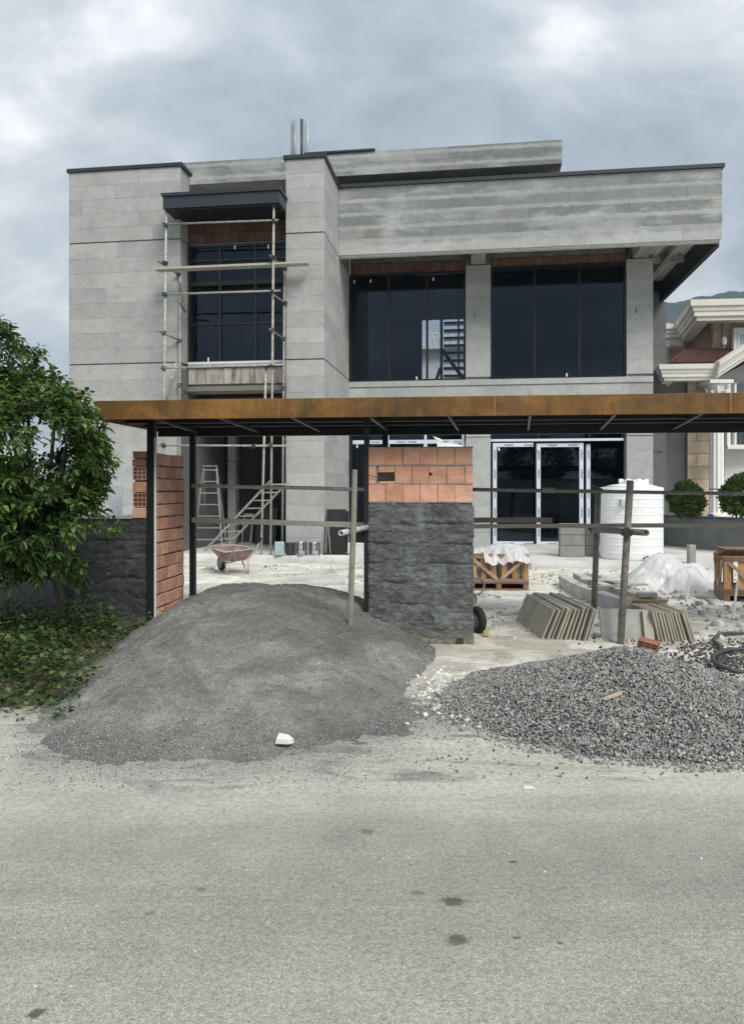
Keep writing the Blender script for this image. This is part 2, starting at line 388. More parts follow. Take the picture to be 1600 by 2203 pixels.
def m_brick(name, c, rnd):
    t = NT(name); st = t.noise(26, 3, .6, 0, t.map((.35, .35, 6))); bl = t.noise(7, 5, .6, .4)
    col = t.ramp(bl, [(.3, scl(c, .78)), (.52, c), (.75, (c[0] * 1.12, c[1] * 1.3, c[2] * 1.4))])
    col = t.mix(.55, col, t.ramp(st, [(.3, .72), (.68, 1.16)]), 'MULTIPLY')
    hue = t.ramp(t.rand(), [(0, (.80, .74, .70)), (.5, (1.0, 1.0, 1.0)), (.8, (1.05, 1.12, 1.14)), (1, (1.12, 1.28, 1.36))])
    col = t.mix(rnd, col, hue, 'MULTIPLY')
    dust = t.ramp(t.noise(11, 5, .7, .3), [(.62, 0.0), (.80, .5)]); col = t.mix(dust, col, (.55, .47, .42))
    return t.done(col, .85, t.bump(st, .35, .004), 0, .3)
MBRICK = m_brick('orange_clay_brick', (.72, .39, .26), .6)
MBRICK2 = m_brick('red_clay_brick', (.60, .325, .225), 1.0)
MBRICK3 = m_brick('brown_clay_brick', (.15, .08, .055), .9)
def m_plaster(name, c):
    t = NT(name); a = t.noise(3.2, 6, .65, .8); b = t.noise(24, 5, .7, .6, t.map((.7, .7, 1.3))); f = t.noise(110, 2, .7)
    col = t.ramp(a, [(.3, scl(c, .72)), (.5, c), (.7, (c[0] * 1.3, c[1] * 1.32, c[2] * 1.30))])
    col = t.mix(.75, col, t.ramp(b, [(.34, .55), (.5, 1.0), (.7, 1.28)]), 'MULTIPLY'); col = t.mix(.5, col, t.ramp(f, [(.3, .7), (.7, 1.25)]), 'MULTIPLY')
    sm = t.ramp(t.noise(1.9, 3, .6, .7), [(.60, 0.0), (.66, .5)]); col = t.mix(sm, col, scl(c, 1.75))
    z = t.sep()[2]; low = t.ramp(t.math('ADD', z, t.math('MULTIPLY', t.noise(4, 4, .6), .25)), [(.17, .75), (.34, 0.0)])
    col = t.mix(low, col, (.30, .285, .235))
    cn_ = t.math('ABSOLUTE', t.math('SUBTRACT', t.noise(9, 6, .68, 1.0, t.map((.75, .75, 1.7))), .5)); crev = t.ramp(cn_, [(0, 0.0), (.045, .8), (.12, 1.0)])
    smooth = t.ramp(t.noise(2.6, 3, .5, .5, t.map((1, 1, .7))), [(.50, 1.0), (.60, .25)])
    bb = t.bump(b, .8, .016); bb = t.bump(t.math('MULTIPLY', crev, smooth), .7, .02, bb); bb = t.bump(f, .5, .005, bb)
    return t.done(col, .93, bb, 0, .25)
MPLAST = m_plaster('grey_cement_render', (.165, .177, .174))
MPLAST_D = m_plaster('dark_cement_render', (.075, .080, .082))
MGWALL = simple('painted_garden_wall', (.135, .14, .145), .9, .15, 1.6, .3, 40, .006, rnd=0)
def m_corten():
    t = NT('rusted_steel'); v = t.map((1, 1, .16)); st = t.noise(11, 6, .65, .3, v); bl = t.noise(1.7, 5, .6, .6); f = t.noise(60, 3, .7, 0, t.map((1, 1, .35)))
    col = t.ramp(bl, [(.30, (.115, .068, .024)), (.47, (.21, .106, .030)), (.62, (.32, .142, .030)), (.75, (.43, .17, .038))])
    col = t.mix(.75, col, t.ramp(st, [(.30, (.52, .56, .55)), (.5, (1.0, 1.0, 1.0)), (.7, (1.3, 1.25, 1.15))]), 'MULTIPLY')
    col = t.mix(.5, col, t.ramp(f, [(.3, .68), (.7, 1.25)]), 'MULTIPLY')
    sc = t.ramp(t.noise(4.5, 4, .6, .2, t.map((1, 1, 3))), [(.62, 0.0), (.72, .45)]); col = t.mix(sc, col, (.20, .155, .10))
    dk = t.ramp(t.noise(.9, 5, .65, .8, t.map((1, 1, 2))), [(.46, 0.0), (.60, .75)]); col = t.mix(dk, col, t.mix(1, col, (.50, .56, .62), 'MULTIPLY'))
    return t.done(col, .62, t.bump(f, .2, .002), 0, .35)
MRUST = m_corten()
MWELD = simple('weld_bead', (.34, .13, .035), .7, .4, 40, .5, rnd=0)
def m_road():
    t = NT('dusty_asphalt'); x, y, z = t.sep(); big = t.noise(.55, 5, .6, .6, t.map((.5, 1.2, 1))); mid = t.noise(5, 5, .65, .4); sp = t.noise(120, 3, .8); sp2 = t.voro(150)
    col = t.ramp(big, [(.3, (.32, .313, .278)), (.5, (.395, .385, .338)), (.7, (.485, .470, .405))])
    col = t.mix(.45, col, t.ramp(mid, [(.3, .8), (.7, 1.16)]), 'MULTIPLY')
    col = t.mix(.95, col, t.ramp(sp, [(.28, .26), (.44, .84), (.58, 1.12), (.72, 1.9)]), 'MULTIPLY')
    col = t.mix(.8, col, t.ramp(t.noise(42, 3, .7), [(.32, .70), (.5, 1.0), (.70, 1.28)]), 'MULTIPLY')
    col = t.mix(.55, col, t.ramp(sp2, [(.1, 1.15), (.55, .62)]), 'MULTIPLY')
    # pale stone dust swept along the foot of the heaps
    wob = t.math('MULTIPLY', t.math('SUBTRACT', t.noise(1.5, 6, .65, .5), .5), 1.6)
    dy = t.math('ADD', y, wob); dust = t.ramp(t.math('DIVIDE', dy, 8.0), [(.40, 0.0), (.505, .62), (.58, .9)])
    grain = t.ramp(t.noise(30, 4, .75), [(.34, .15), (.60, 1.0)])
    col = t.mix(t.math('MULTIPLY', dust, grain), col, (.64, .62, .535))
    smear = t.ramp(t.noise(2.0, 5, .65, .8, t.map((.55, 1.8, 1), (5, 2, 0))), [(.55, 0.0), (.63, .8)])
    smear = t.math('MULTIPLY', smear, t.ramp(t.math('DIVIDE', dy, 8.0), [(.50, 0.0), (.54, 1.0)]))
    col = t.mix(smear, col, (.17, .172, .17))
    # grey fines that washed out of the sand heap
    hx = t.math('MAXIMUM', t.math('DIVIDE', t.math('SUBTRACT', -1.62, x), .95), t.math('MAXIMUM', t.math('DIVIDE', t.math('ADD', x, .66), 1.25), 0.0)); hy = t.math('DIVIDE', t.math('MAXIMUM', t.math('SUBTRACT', 7.0, y), 0.0), 2.42)
    hs = t.math('ADD', t.math('SQRT', t.math('ADD', t.math('MULTIPLY', hx, hx), t.math('MULTIPLY', hy, hy))), t.math('MULTIPLY', t.math('SUBTRACT', t.noise(2.4, 5, .65, .4), .5), .55))
    fines = t.math('MULTIPLY', t.ramp(t.math('DIVIDE', hs, 2.0), [(.47, 1.0), (.66, 0.0)]), t.ramp(t.noise(75, 4, .8), [(.36, .2), (.56, 1.0)]))
    col = t.mix(fines, col, t.mix(1, (.235, .234, .224), t.ramp(sp, [(.30, .45), (.5, 1.0), (.7, 1.6)]), 'MULTIPLY'))
    # drips of oil and damp, each with its own place
    for (px, py, rx, ry, k) in [(.325, 2.96, .055, .042, .80), (.31, 2.71, .05, .04, .78), (.185, 3.02, .036, .022, .5), (-.02, 3.56, .04, .03, .55), (-1.05, 2.33, .035, .028, .85), (-.70, 3.05, .028, .018, .5), (.62, 3.27, .02, .014, .9), (.53, 2.72, .018, .012, .7), (-.86, 2.88, .025, .02, .45), (.68, 2.69, .014, .01, .8), (.33, 3.0, .09, .012, .15)]:
        n = t.math('MULTIPLY', t.math('SUBTRACT', t.noise(48, 4, .7), .5), 1.9)
        a = t.math('DIVIDE', t.math('SUBTRACT', x, px), rx); b = t.math('DIVIDE', t.math('SUBTRACT', y, py), ry)
        k *= 1.0; r = t.math('ADD', t.math('SQRT', t.math('ADD', t.math('MULTIPLY', a, a), t.math('MULTIPLY', b, b))), n)
        col = t.mix(t.ramp(r, [(.55, k), (1.05, 0.0)]), col, (.075, .068, .052))
    tr_ = t.ramp(t.noise(1.1, 4, .6, .3, t.map((.10, 1.5, 1), (2, 8, 0))), [(.42, 1.0), (.58, .84)]); col = t.mix(1, col, tr_, 'MULTIPLY')
    bb = t.bump(sp, .35, .004); bb = t.bump(mid, .15, .015, bb)
    return t.done(col, .9, bb, 0, .3)
MROAD = m_road()
def m_yard():
    t = NT('dusty_yard_ground'); a = t.noise(1.1, 6, .65, .7, t.map((.7, 1.1, 1))); b = t.noise(7, 6, .7, .4); f = t.noise(60, 3, .75)
    col = t.ramp(a, [(.34, (.42, .40, .345)), (.47, (.62, .60, .53)), (.62, (.82, .80, .735))])
    col = t.mix(.55, col, t.ramp(b, [(.34, .62), (.55, 1.08)]), 'MULTIPLY'); col = t.mix(.6, col, t.ramp(f, [(.3, .72), (.65, 1.12)]), 'MULTIPLY')
    x, y, z = t.sep()
    mud = t.math('MULTIPLY', t.ramp(t.noise(1.3, 5, .65, .6, t.map((1, 1, 1), (7, 3, 0))), [(.46, 0.0), (.56, 1.0)]), t.ramp(t.math('DIVIDE', y, 20), [(.30, 1.0), (.52, .25), (.6, 0.0)]))
    mud = t.math('MULTIPLY', mud, .65); col = t.mix(mud, col, (.235, .215, .17))
    return t.done(col, .93, t.bump(f, .5, .012, t.bump(b, .5, .04)), 0, .25)
MYARD = m_yard()
def m_sand():
    t = NT('crushed_sand'); a = t.noise(1.2, 6, .65, .7); b = t.noise(13, 5, .7, .3); f = t.noise(120, 3, .75); g = t.voro(95)
    col = t.ramp(a, [(.33, (.148, .147, .140)), (.5, (.212, .209, .196)), (.64, (.33, .320, .288))])
    col = t.mix(.6, col, t.ramp(b, [(.32, .66), (.62, 1.14)]), 'MULTIPLY'); col = t.mix(.95, col, t.ramp(f, [(.30, .36), (.5, .96), (.7, 1.7)]), 'MULTIPLY')
    col = t.mix(.55, col, t.ramp(g, [(.1, 1.25), (.6, .6)]), 'MULTIPLY')
    tan = t.ramp(t.noise(1.7, 4, .6, .5, t.map((1, 1, 1), (3, 9, 0))), [(.60, 0.0), (.72, .5)]); col = t.mix(tan, col, t.mix(1, col, (1.35, 1.22, .95), 'MULTIPLY'))
    bb = t.bump(b, .6, .03); bb = t.bump(f, .7, .008, bb)
    return t.done(col, .95, bb, 0, .2)
MSAND = m_sand()
def m_pebble(name, stops, rough=.85):
    t = NT(name); a = t.attr('tint'); col = t.ramp(a, stops); f = t.noise(170, 3, .7)
    col = t.mix(.5, col, t.ramp(f, [(.3, .7), (.7, 1.2)]), 'MULTIPLY'); return t.done(col, rough, t.bump(f, .3, .003), 0, .35)
MGRAV = m_pebble('crushed_gravel', [(0, (.11, .113, .114)), (.35, (.215, .216, .212)), (.65, (.31, .306, .292)), (.88, (.41, .40, .375)), (.96, (.50, .455, .37)), (1, (.66, .65, .62))])
MGRAIN = m_pebble('sand_grain', [(0, (.06, .062, .063)), (.5, (.21, .208, .20)), (.85, (.36, .352, .33)), (1, (.55, .54, .50))])
MRUBBLE = m_pebble('pale_rubble', [(0, (.22, .21, .19)), (.4, (.42, .41, .38)), (1, (.74, .73, .69))])
def m_leaf(name, stops, trans=.25, rough=.42):
    t = NT(name); a = t.attr('tint'); col = t.ramp(a, stops)
    t.done(col, rough, None, 0, .45)
    tr = t.n('ShaderNodeBsdfTranslucent'); t.l(t.mix(1, col, (1.6, 1.7, .7), 'MULTIPLY'), tr.inputs[0])
    ms = t.n('ShaderNodeMixShader'); ms.inputs[0].default_value = trans; t.l(t.b.outputs[0], ms.inputs[1]); t.l(tr.outputs[0], ms.inputs[2]); t.l(ms.outputs[0], t.out.inputs[0])
    return t.m
MLEAF = m_leaf('citrus_leaf', [(0, (.026, .056, .013)), (.45, (.064, .124, .030)), (.85, (.145, .23, .066)), (.97, (.22, .31, .09)), (1, (.34, .30, .06))])
MIVY = m_leaf('ground_leaf', [(0, (.024, .050, .013)), (.6, (.055, .100, .026)), (.94, (.105, .155, .045)), (1, (.22, .19, .08))])
MTHUJA = m_leaf('thuja_spray', [(0, (.028, .055, .012)), (.6, (.06, .11, .022)), (1, (.12, .19, .03))], .2, .6)
def m_glass(name, tint, ior=1.5):
    t = NT(name); t.t.nodes.remove(t.b); tr = t.n('ShaderNodeBsdfTransparent'); tr.inputs[0].default_value = (*tint, 1)
    gl = t.n('ShaderNodeBsdfGlossy'); gl.inputs['Roughness'].default_value = .0; gl.inputs[0].default_value = (.58, .74, .95, 1)
    fr = t.n('ShaderNodeFresnel'); fr.inputs[0].default_value = ior
    ms = t.n('ShaderNodeMixShader'); t.l(fr.outputs[0], ms.inputs[0]); t.l(tr.outputs[0], ms.inputs[1]); t.l(gl.outputs[0], ms.inputs[2]); t.l(ms.outputs[0], t.out.inputs[0])
    return t.m
MGLASS = m_glass('tinted_glass', (.50, .55, .61), 1.58)
def m_sheet():
    t = NT('milky_plastic_sheet'); f = t.noise(9, 5, .6, .5); t.done((.86, .87, .88), .3, t.bump(f, .35, .02), 0, .5)
    tr = t.n('ShaderNodeBsdfTranslucent'); tr.inputs[0].default_value = (.8, .81, .82, 1); tp = t.n('ShaderNodeBsdfTransparent')
    a = t.n('ShaderNodeMixShader'); a.inputs[0].default_value = .35; t.l(t.b.outputs[0], a.inputs[1]); t.l(tr.outputs[0], a.inputs[2])
    b = t.n('ShaderNodeMixShader'); t.l(t.ramp(t.noise(6, 4, .6, .6), [(.40, .03), (.70, .30)]), b.inputs[0]); t.l(a.outputs[0], b.inputs[1]); t.l(tp.outputs[0], b.inputs[2]); t.l(b.outputs[0], t.out.inputs[0])
    return t.m
MSHEET = m_sheet()
def m_slab(name, c):
    t = NT(name); n = t.noise(3, 5, .6, .8); s = t.noise(80, 2, .6); col = t.ramp(n, [(.3, scl(c, .78)), (.55, c), (.75, scl(c, 1.2))])
    col = t.mix(.4, col, t.ramp(s, [(.3, .75), (.7, 1.15)]), 'MULTIPLY'); hue = t.ramp(t.rand(), [(0, (.80, .82, .84)), (.6, (1.0, 1.0, 1.0)), (1, (1.12, 1.06, .92))])
    return t.done(t.mix(1, col, hue, 'MULTIPLY'), .8, t.bump(s, .3, .003), 0, .35)
MSLAB = m_slab('cut_stone_slab', (.40, .37, .30)); MSLAB_G = m_slab('grey_stone_slab', (.40, .40, .375))
MSOIL = simple('verge_soil', (.10, .085, .06), .95, .35, 6, .8, 40, .02, rnd=0)
MEARTH = simple('open_ground', (.12, .125, .07), .95, .4, .05, .3, 2, .1, rnd=0)
MHILL = simple('forested_hill', (.028, .045, .028), .95, .5, .02, .8, .12, 6, rnd=0)

# ------------------------------------------------------------------ the setting: ground, road, yard, verge, hill
g = MB(); g.add([(-640, -640, -.06), (780, -640, -.06), (780, 780, -.06), (-640, 780, -.06)], [(0, 1, 2, 3)])
struct(g.build('ground', MEARTH))
g = MB(); g.add([(-60, -9, 0), (60, -9, 0), (60, 9.6, 0), (-60, 9.6, 0)], [(0, 1, 2, 3)])
struct(g.build('road', MROAD))
def sstep(a, b, x):
    t = min(1, max(0, (x - a) / (b - a))); return t * t * (3 - 2 * t)
def yard_z(x, y):
    e = sstep(5.2, 6.6, y) 
    h = .004 + e * (.012 + .030 * max(0, fbm(x * .7, y * .7, 1.3, 4)) + .012 * fbm(x * 5, y * 5, 4, 3))
    h += .05 * sstep(.15, .5, fbm(x * .55 + 3, y * .55, 7, 3)) * sstep(9, 11, y)
    return -.03 if (e <= 0 or (x < -2.3 and y < 9.0)) else max(.004, h)
struct(grid_mesh('yard', np.linspace(-7.6, 14, 300), np.linspace(5.6, 17.6, 190), yard_z, MYARD))
g = MB(); g.add([(-40, 8.55, .002), (-2.3, 8.55, .002), (-2.3, 24, .002), (-40, 24, .002)], [(0, 1, 2, 3)])
struct(g.build('garden_ground', MEARTH))
def verge_z(x, y):
    e = sstep(-1.95, -3.2, x + .18 * fbm(y, x, 2, 3)) * sstep(5.15, 6.4, y + .45 * fbm(x * 1.4, y * 1.4, 61, 4))
    return -.02 + e * (.20 + .05 * fbm(x * 2, y * 2, 3, 4))
struct(grid_mesh('verge', np.linspace(-9, -1.9, 110), np.linspace(4.9, 8.5, 60), verge_z, MSOIL))
def hill_z(x, y):
    a = (157 + .15 * (x - 244)) * sstep(40, 200, x)
    return -3 + a * math.exp(-((y - 620) / 75) ** 2) + 7 * fbm(x * .012, y * .012, 0, 4) + 2.2 * fbm(x * .09, y * .09, 3, 3)
struct(grid_mesh('hill', np.linspace(120, 620, 170), np.linspace(480, 700, 60), hill_z, MHILL, smooth=False))

# ------------------------------------------------------------------ the house under construction
house = thing('house', 'two-storey grey stone-clad house under construction with wide flat roof overhang', 'house', (HX, HY, 0), -HA)
ROWS = [.17 + (4.485 - .17) / 12 * k for k in range(13)], [4.515 + (7.305 - 4.515) / 8 * k for k in range(9)], [7.335 + (8.97 - 7.335) / 5 * k for k in range(6)]
def courses(parent, axis, a0, a1, face, rows, mat, lens=(.8, 1.9), whole=False, gap=.0013, thick=.03, name='stone_panel'):
    """stone panels laid in courses. axis 'u': faces the street at v=face; axis 'v': faces right at u=face"""
    for rw in rows:
        for z0, z1 in zip(rw[:-1], rw[1:]):
            cuts = [a0]
            if not whole:
                c = a0 + random.uniform(.3, lens[1])
                while c < a1 - .35: cuts.append(c); c += random.uniform(*lens)
            cuts.append(a1)
            for c0, c1 in zip(cuts[:-1], cuts[1:]):
                j = random.uniform(-.0008, .0008); m = MB()
                if axis == 'u': m.slab((c0 + gap, face + j, z0 + gap), (c1 - c0 - 2 * gap, 0, 0), (0, 0, z1 - z0 - 2 * gap), (0, thick, 0), .0015)
                else: m.slab((face + j, c0 + gap, z0 + gap), (0, c1 - c0 - 2 * gap, 0), (0, 0, z1 - z0 - 2 * gap), (-thick, 0, 0), .0015)
                m.build(name, mat, parent)
# left block
lw = MB().box(-6.02, -3.36, .03, .62, -.1, 8.97).build('left_wall', MJOINT, house)
courses(lw, 'u', -6.05, -3.33, 0, ROWS, MSTONE, (.9, 1.9))
courses(lw, 'v', .03, .50, -3.33, [ROWS[1], ROWS[2]], MSTONE, whole=True)
MB().box(-3.36, -3.33, .03, 3.0, .17, 4.46).build('porch_side_wall', MSTONE_D, house)
MB().box(-6.05, -6.02, .03, 8.0, -.1, 8.95).build('side_wall', MSTONE, house)
MB().box(-6.09, -3.28, -.035, .60, 8.975, 9.055).build('wall_cap', MCAP, house)
MB().box(-6.0, -1.0, 6.8, 8.0, -.1, 8.9).build('rear_wall', MROOM, house)
# pier
pr = MB().box(-.87, -.03, .03, 3.6, -.1, 8.97).build('pier', MJOINT, house)
courses(pr, 'u', -.87, 0, 0, ROWS, MSTONE, whole=True)
courses(pr, 'v', .03, 3.32, 0, [ROWS[0], ROWS[1]], MSTONE, (.9, 1.6))
courses(pr, 'v', .03, 1.75, 0, [ROWS[2]], MSTONE, (.9, 1.6))
MB().box(-.92, .045, -.04, 3.0, 8.975, 9.06).build('pier_cap', MCAP, house)
# roof overhang with its stone fascia
rf = MB().box(.003, 8.89, 1.78, 1.95, 7.30, 8.97).build('roof', MJOINT_L, house)
courses(rf, 'u', .004, 8.92, 1.75, [ROWS[2]], MSTONE_R, (1.2, 2.3))
MB().box(.05, 8.97, 1.70, 2.6, 8.975, 9.06).build('roof_cap', MCAP, rf)
MB().box(8.80, 8.92, 1.95, 7.2, 7.22, 8.97).build('side_fascia', MBLACK, rf)
MB().box(.0, 8.80, 1.95, 7.2, 8.0, 8.9).build('roof_slab', MCONC, rf)
d = MB(); us = np.arange(.0, 8.82, .0625); prof = [(u, 7.78 + (.0 if k % 4 in (0, 1) else .045)) for k, u in enumerate(us)]
for k, (u, z) in enumerate(prof): d.v += [(u, 1.95, z), (u, 7.2, z)]
d.f = [(2*k, 2*k+1, 2*k+3, 2*k+2) for k in range(len(prof) - 1)]
d.build('metal_deck', MDECK, rf)
for u0, u1 in ((3.22, 3.58), (7.28, 7.62)): MB().box(u0, u1, 1.95, 3.5, 7.45, 7.775).build('cross_beam', MCONC, rf)
for v0 in (2.0, 6.8): MB().box(0.05, 8.78, v0, v0 + .18, 7.50, 7.77).build('edge_beam', MBLACK if v0 > 3 else MCONC, rf)
MB().box(8.2, 8.32, 2.2, 6.8, 7.56, 7.775).build('deck_joist', MCONC, rf)
MB().box(7.75, 8.78, 4.3, 4.42, 7.60, 7.776).build('deck_joist', MCONC, rf)
# the set-back volume on the roof
bv = MB().box(-4.62, 5.37, 2.25, 6.8, 9.47, 10.04).build('upper_roof', MCONC, house)
courses(bv, 'u', -4.65, 5.40, 2.20, [[9.47, 9.76, 10.05]], MSTONE_R, (1.0, 2.2))
courses(bv, 'v', 2.25, 6.8, 5.40, [[9.47, 9.76, 10.05]], MSTONE_R, (1.2, 2.2))
sf = rough_box('upper_roof_soffit', -4.5, 5.28, 3.0, 6.6, 8.8, 9.468, .12, lambda x, z, y: .05 * fbm(x * 4, z * 4, y * 4, 4), simple('dark_rough_soffit', (.055, .05, .042), .95, .5, 8, .9, 30, .02, rnd=0), bv)
MB().box(-.95, .85, 2.15, 2.35, 10.055, 10.10).build('cap_strip', MCAP, bv)
MB().box(-4.6, -.87, .9, 6.8, 8.3, 8.6).build('roof_deck', MCONC, house)
# first-floor windows
def window(name, u0, u1, z0, z1, v, mull, trans, fw=.055, mw=.06, taped=None):
    f = MB(); us = [u0] + mull + [u1]
    f.box(u0, u1, v, v + .08, z0, z0 + fw); f.box(u0, u1, v, v + .08, z1 - fw, z1)
    f.box(u0, u0 + fw, v, v + .08, z0 + fw, z1 - fw); f.box(u1 - fw, u1, v, v + .08, z0 + fw, z1 - fw)
    fr = f.build(name, MFRAME, house)
    for u in mull: MB().box(u - mw / 2, u + mw / 2, v + .002, v + .078, z0 + fw, z1 - fw).build('mullion', MFRAME, fr)
    zs = [z0] + trans + [z1]
    for (a, b) in zip(us[:-1], us[1:]):
        for z in trans: MB().box(a + .03, b - .03, v + .006, v + .07, z - .025, z + .025).build('transom', MFRAME, fr)
        for (c, e) in zip(zs[:-1], zs[1:]):
            j = random.uniform(-.004, .004)
            m = MB(); m.add([(a + .02, v + .045 + j, c + .02), (b - .02, v + .045 - j, c + .02), (b - .02, v + .045 - j, e - .02), (a + .02, v + .045 + j, e - .02)], [(0, 1, 2, 3)]); m.build('pane', MGLASS, fr)
    return fr
def sticker(fr, u, z, v, rot=0):
    c, s = math.cos(rot), math.sin(rot); a, b = .018, .045
    P = [(-a, -b), (a, -b), (a, b), (-a, b)]
    MB().add([(u + x * c - y * s, v, z + x * s + y * c) for x, y in P], [(0, 1, 2, 3)]).build('sticker', MSTICK, fr)
w1 = window('stair_window', -3.30, -.89, 4.53, 7.28, .40, [-2.54, -1.69], [5.44, 6.92])
MB().box(-3.25, -.93, .39, .46, 6.33, 6.43).build('transom', MFRAME, w1)
MB().box(-3.30, -.89, .37, .44, 4.505, 4.56).build('taped_sill', MTAPE, w1)
for x, y in ((505, 531), (577, 530), (448, 773)):
    u, v, z = hp(x, y, .39); sticker(w1, u, z, .395)
w2 = window('first_floor_window', .002, 3.08, 4.45, 7.32, 3.40, [1.05, 2.07], [])
w3 = window('first_floor_window', 3.72, 7.12, 4.45, 7.38, 3.40, [4.84, 5.97], [])
for wn_, L in ((w2, ((762, 605), (797, 604), (932, 600), (896, 813))), (w3, ((1219, 806),))):
    for x, y in L:
        u, v, z = hp(x, y, 3.39); sticker(wn_, u, z, 3.395, random.uniform(-.3, .1))
# columns, sill band and ground-floor walls of the recessed front
for u0, u1 in ((3.08, 3.72), (7.12, 7.76)):
    c = MB().box(u0 + .03, u1 - .03, 3.33, 3.9, .1, 7.42).build('column', MJOINT, house)
    courses(c, 'u', u0, u1, 3.30, [ROWS[1], [7.305, 7.42]], MSTONE, whole=True)
    courses(c, 'u', u0, u1, 3.30, [[.10 + 2.84 / 8 * k for k in range(9)], [2.96 + .95 / 3 * k for k in range(4)]], MSTONE, whole=True)
    MB().box(u0, u0 + .03, 3.33, 3.6, .1, 7.4).build('column_cheek', MSTONE, c)
    u, v, z = hp(0, 0, 3.3)
    MB().box((u0 + u1) / 2 - .1, (u0 + u1) / 2 - .085, 3.29, 3.30, 6.05, 6.17).build('wall_slot', MBLACK, c)
sb = MB().box(.0, 7.76, 3.34, 3.9, 3.3, 4.43).build('sill_band', MJOINT, house)
courses(sb, 'u', .002, 7.76, 3.27, [[4.30, 4.445]], MSTONE, (1.3, 2.2))
courses(sb, 'u', .002, 7.76, 3.30, [[3.92, 4.295]], MSTONE, (.6, 1.6))
courses(sb, 'u', .002, 3.08, 3.31, [[3.3, 3.60, 3.915]], MSTONE, (.6, 1.6)); courses(sb, 'u', 3.72, 7.12, 3.31, [[3.3, 3.60, 3.915]], MSTONE, (.6, 1.6))
# clay-brick lintels over the windows
def brick_row(parent, u0, u1, v, z0, z1, wd, mat, ragged=0.0, name='brick', gap=.006):
    u = u0
    while u < u1 - .04:
        ww = min(wd * random.uniform(.93, 1.06), u1 - u); r = random.uniform(0, ragged)
        m = MB().slab((u + gap / 2, v + random.uniform(-.006, .006), z0 + gap / 2 - r), (ww - gap, 0, 0), (0, 0, z1 - z0 - gap + r), (0, .1, 0), .006); m.build(name, mat, parent); u += ww
l1 = MB().box(-3.33, -.87, .46, .60, 7.28, 8.4).build('brick_lintel', MBEDDING, house)
brick_row(l1, -3.32, -.88, .42, 7.33, 7.56, .205, MBRICK3); brick_row(l1, -3.32, -.88, .42, 7.565, 7.80, .205, MBRICK3)
l2 = MB().box(.0, 7.12, 3.46, 3.6, 7.3, 7.78).build('brick_lintel', MBEDDING, house)
brick_row(l2, .02, 3.06, 3.40, 7.36, 7.60, .105, MBRICK3, .05); brick_row(l2, 3.74, 7.10, 3.40, 7.42, 7.60, .13, MBRICK3, .04)
MB().box(.02, 7.1, 3.38, 3.46, 7.61, 7.775).build('lintel_beam', simple('dark_concrete', (.13, .12, .105), .9, .5, 5, .5, rnd=0), l2)
# raw block beam under the stair window
b1 = MB().box(-3.33, -.87, .47, .8, 3.86, 4.50).build('floor_beam', MBEDDING, house)
def m_block():
    t = NT('limewashed_block'); s = t.noise(5, 5, .65, .2, t.map((2.2, 2.2, .35))); f = t.noise(40, 3, .6, 0, t.map((1, 1, 3)))
    col = t.ramp(s, [(.33, (.17, .135, .10)), (.46, (.37, .34, .30)), (.62, (.50, .48, .44))]); col = t.mix(.5, col, t.ramp(f, [(.3, .65), (.7, 1.2)]), 'MULTIPLY')
    return t.done(t.mix(1, col, t.ramp(t.rand(), [(0, .85), (1, 1.12)]), 'MULTIPLY'), .9, t.bump(f, .5, .006))
brick_row(b1, -3.31, -.89, .41, 4.04, 4.42, .218, m_block(), 0, 'block')
MB().box(-3.31, -.89, .38, .47, 3.88, 3.99).build('beam_shutter', MRAIL_D, b1)
MB().box(-3.30, -.9, .36, .45, 4.43, 4.50).build('sill_bed', MCONC, b1)
for z in (3.74, 3.62): MB().box(-3.3, -.9, 1.0 + (3.74 - z) * 4, 1.2 + (3.74 - z) * 4, z, z + .06).build('ceiling_batten', MBRICK3, b1)
# entrance porch under it
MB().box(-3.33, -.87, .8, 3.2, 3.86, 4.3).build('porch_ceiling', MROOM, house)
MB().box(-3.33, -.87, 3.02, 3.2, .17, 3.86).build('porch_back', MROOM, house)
u, v, z = hp(490, 1000, 2.7); u2_, _, _ = hp(507, 1000, 2.7)
pc = MB().box(u, u2_, 2.7, 3.0, .175, 3.85).build('porch_column', MSTONE, house)
MB().box(u - .004, u2_ + .004, 2.694, 2.9, 2.33, 2.345).build('column_groove', MBLACK, pc)
# sheets leaning in the porch
for x0, x1, y0 in ((518, 540, 1105), (548, 592, 1092)):
    a = hp(x0, 1150, 2.3); b = hp(x1, 1150, 2.3); zt = hp(x0, y0, 2.3)[2]
    lp = MB().slab((a[0], 2.3, .18), (b[0] - a[0], 0, 0), (0, .25, zt - .18), (0, .03, 0)).build('leaning_frame', MALU if x0 < 545 else MPANEL, house)
    if x0 < 545: MB().slab((a[0] + .04, 2.30, .24), (b[0] - a[0] - .08, 0, 0), (0, .22, zt - .32), (0, .01, 0)).build('pane', MPANEL, lp)
# dark right-hand return at the back
rs = MB().box(7.80, 8.795, 7.03, 7.4, -.1, 7.78).build('rear_return', MJOINT, house)
courses(rs, 'u', 7.78, 8.98, 7.0, [[.1, .95, 1.8, 2.66], [2.72, 3.6, 4.5, 5.4, 6.3, 7.19]], MSTONE_D, whole=True)
MB().box(7.70, 7.76, 3.4, 7.0, .1, 7.5).build('right_wall', MSTONE_D, house)
MB().box(8.9, 8.95, 7.4, 14, 0, 7.2).build('far_side_wall', MSTONE_D, house)
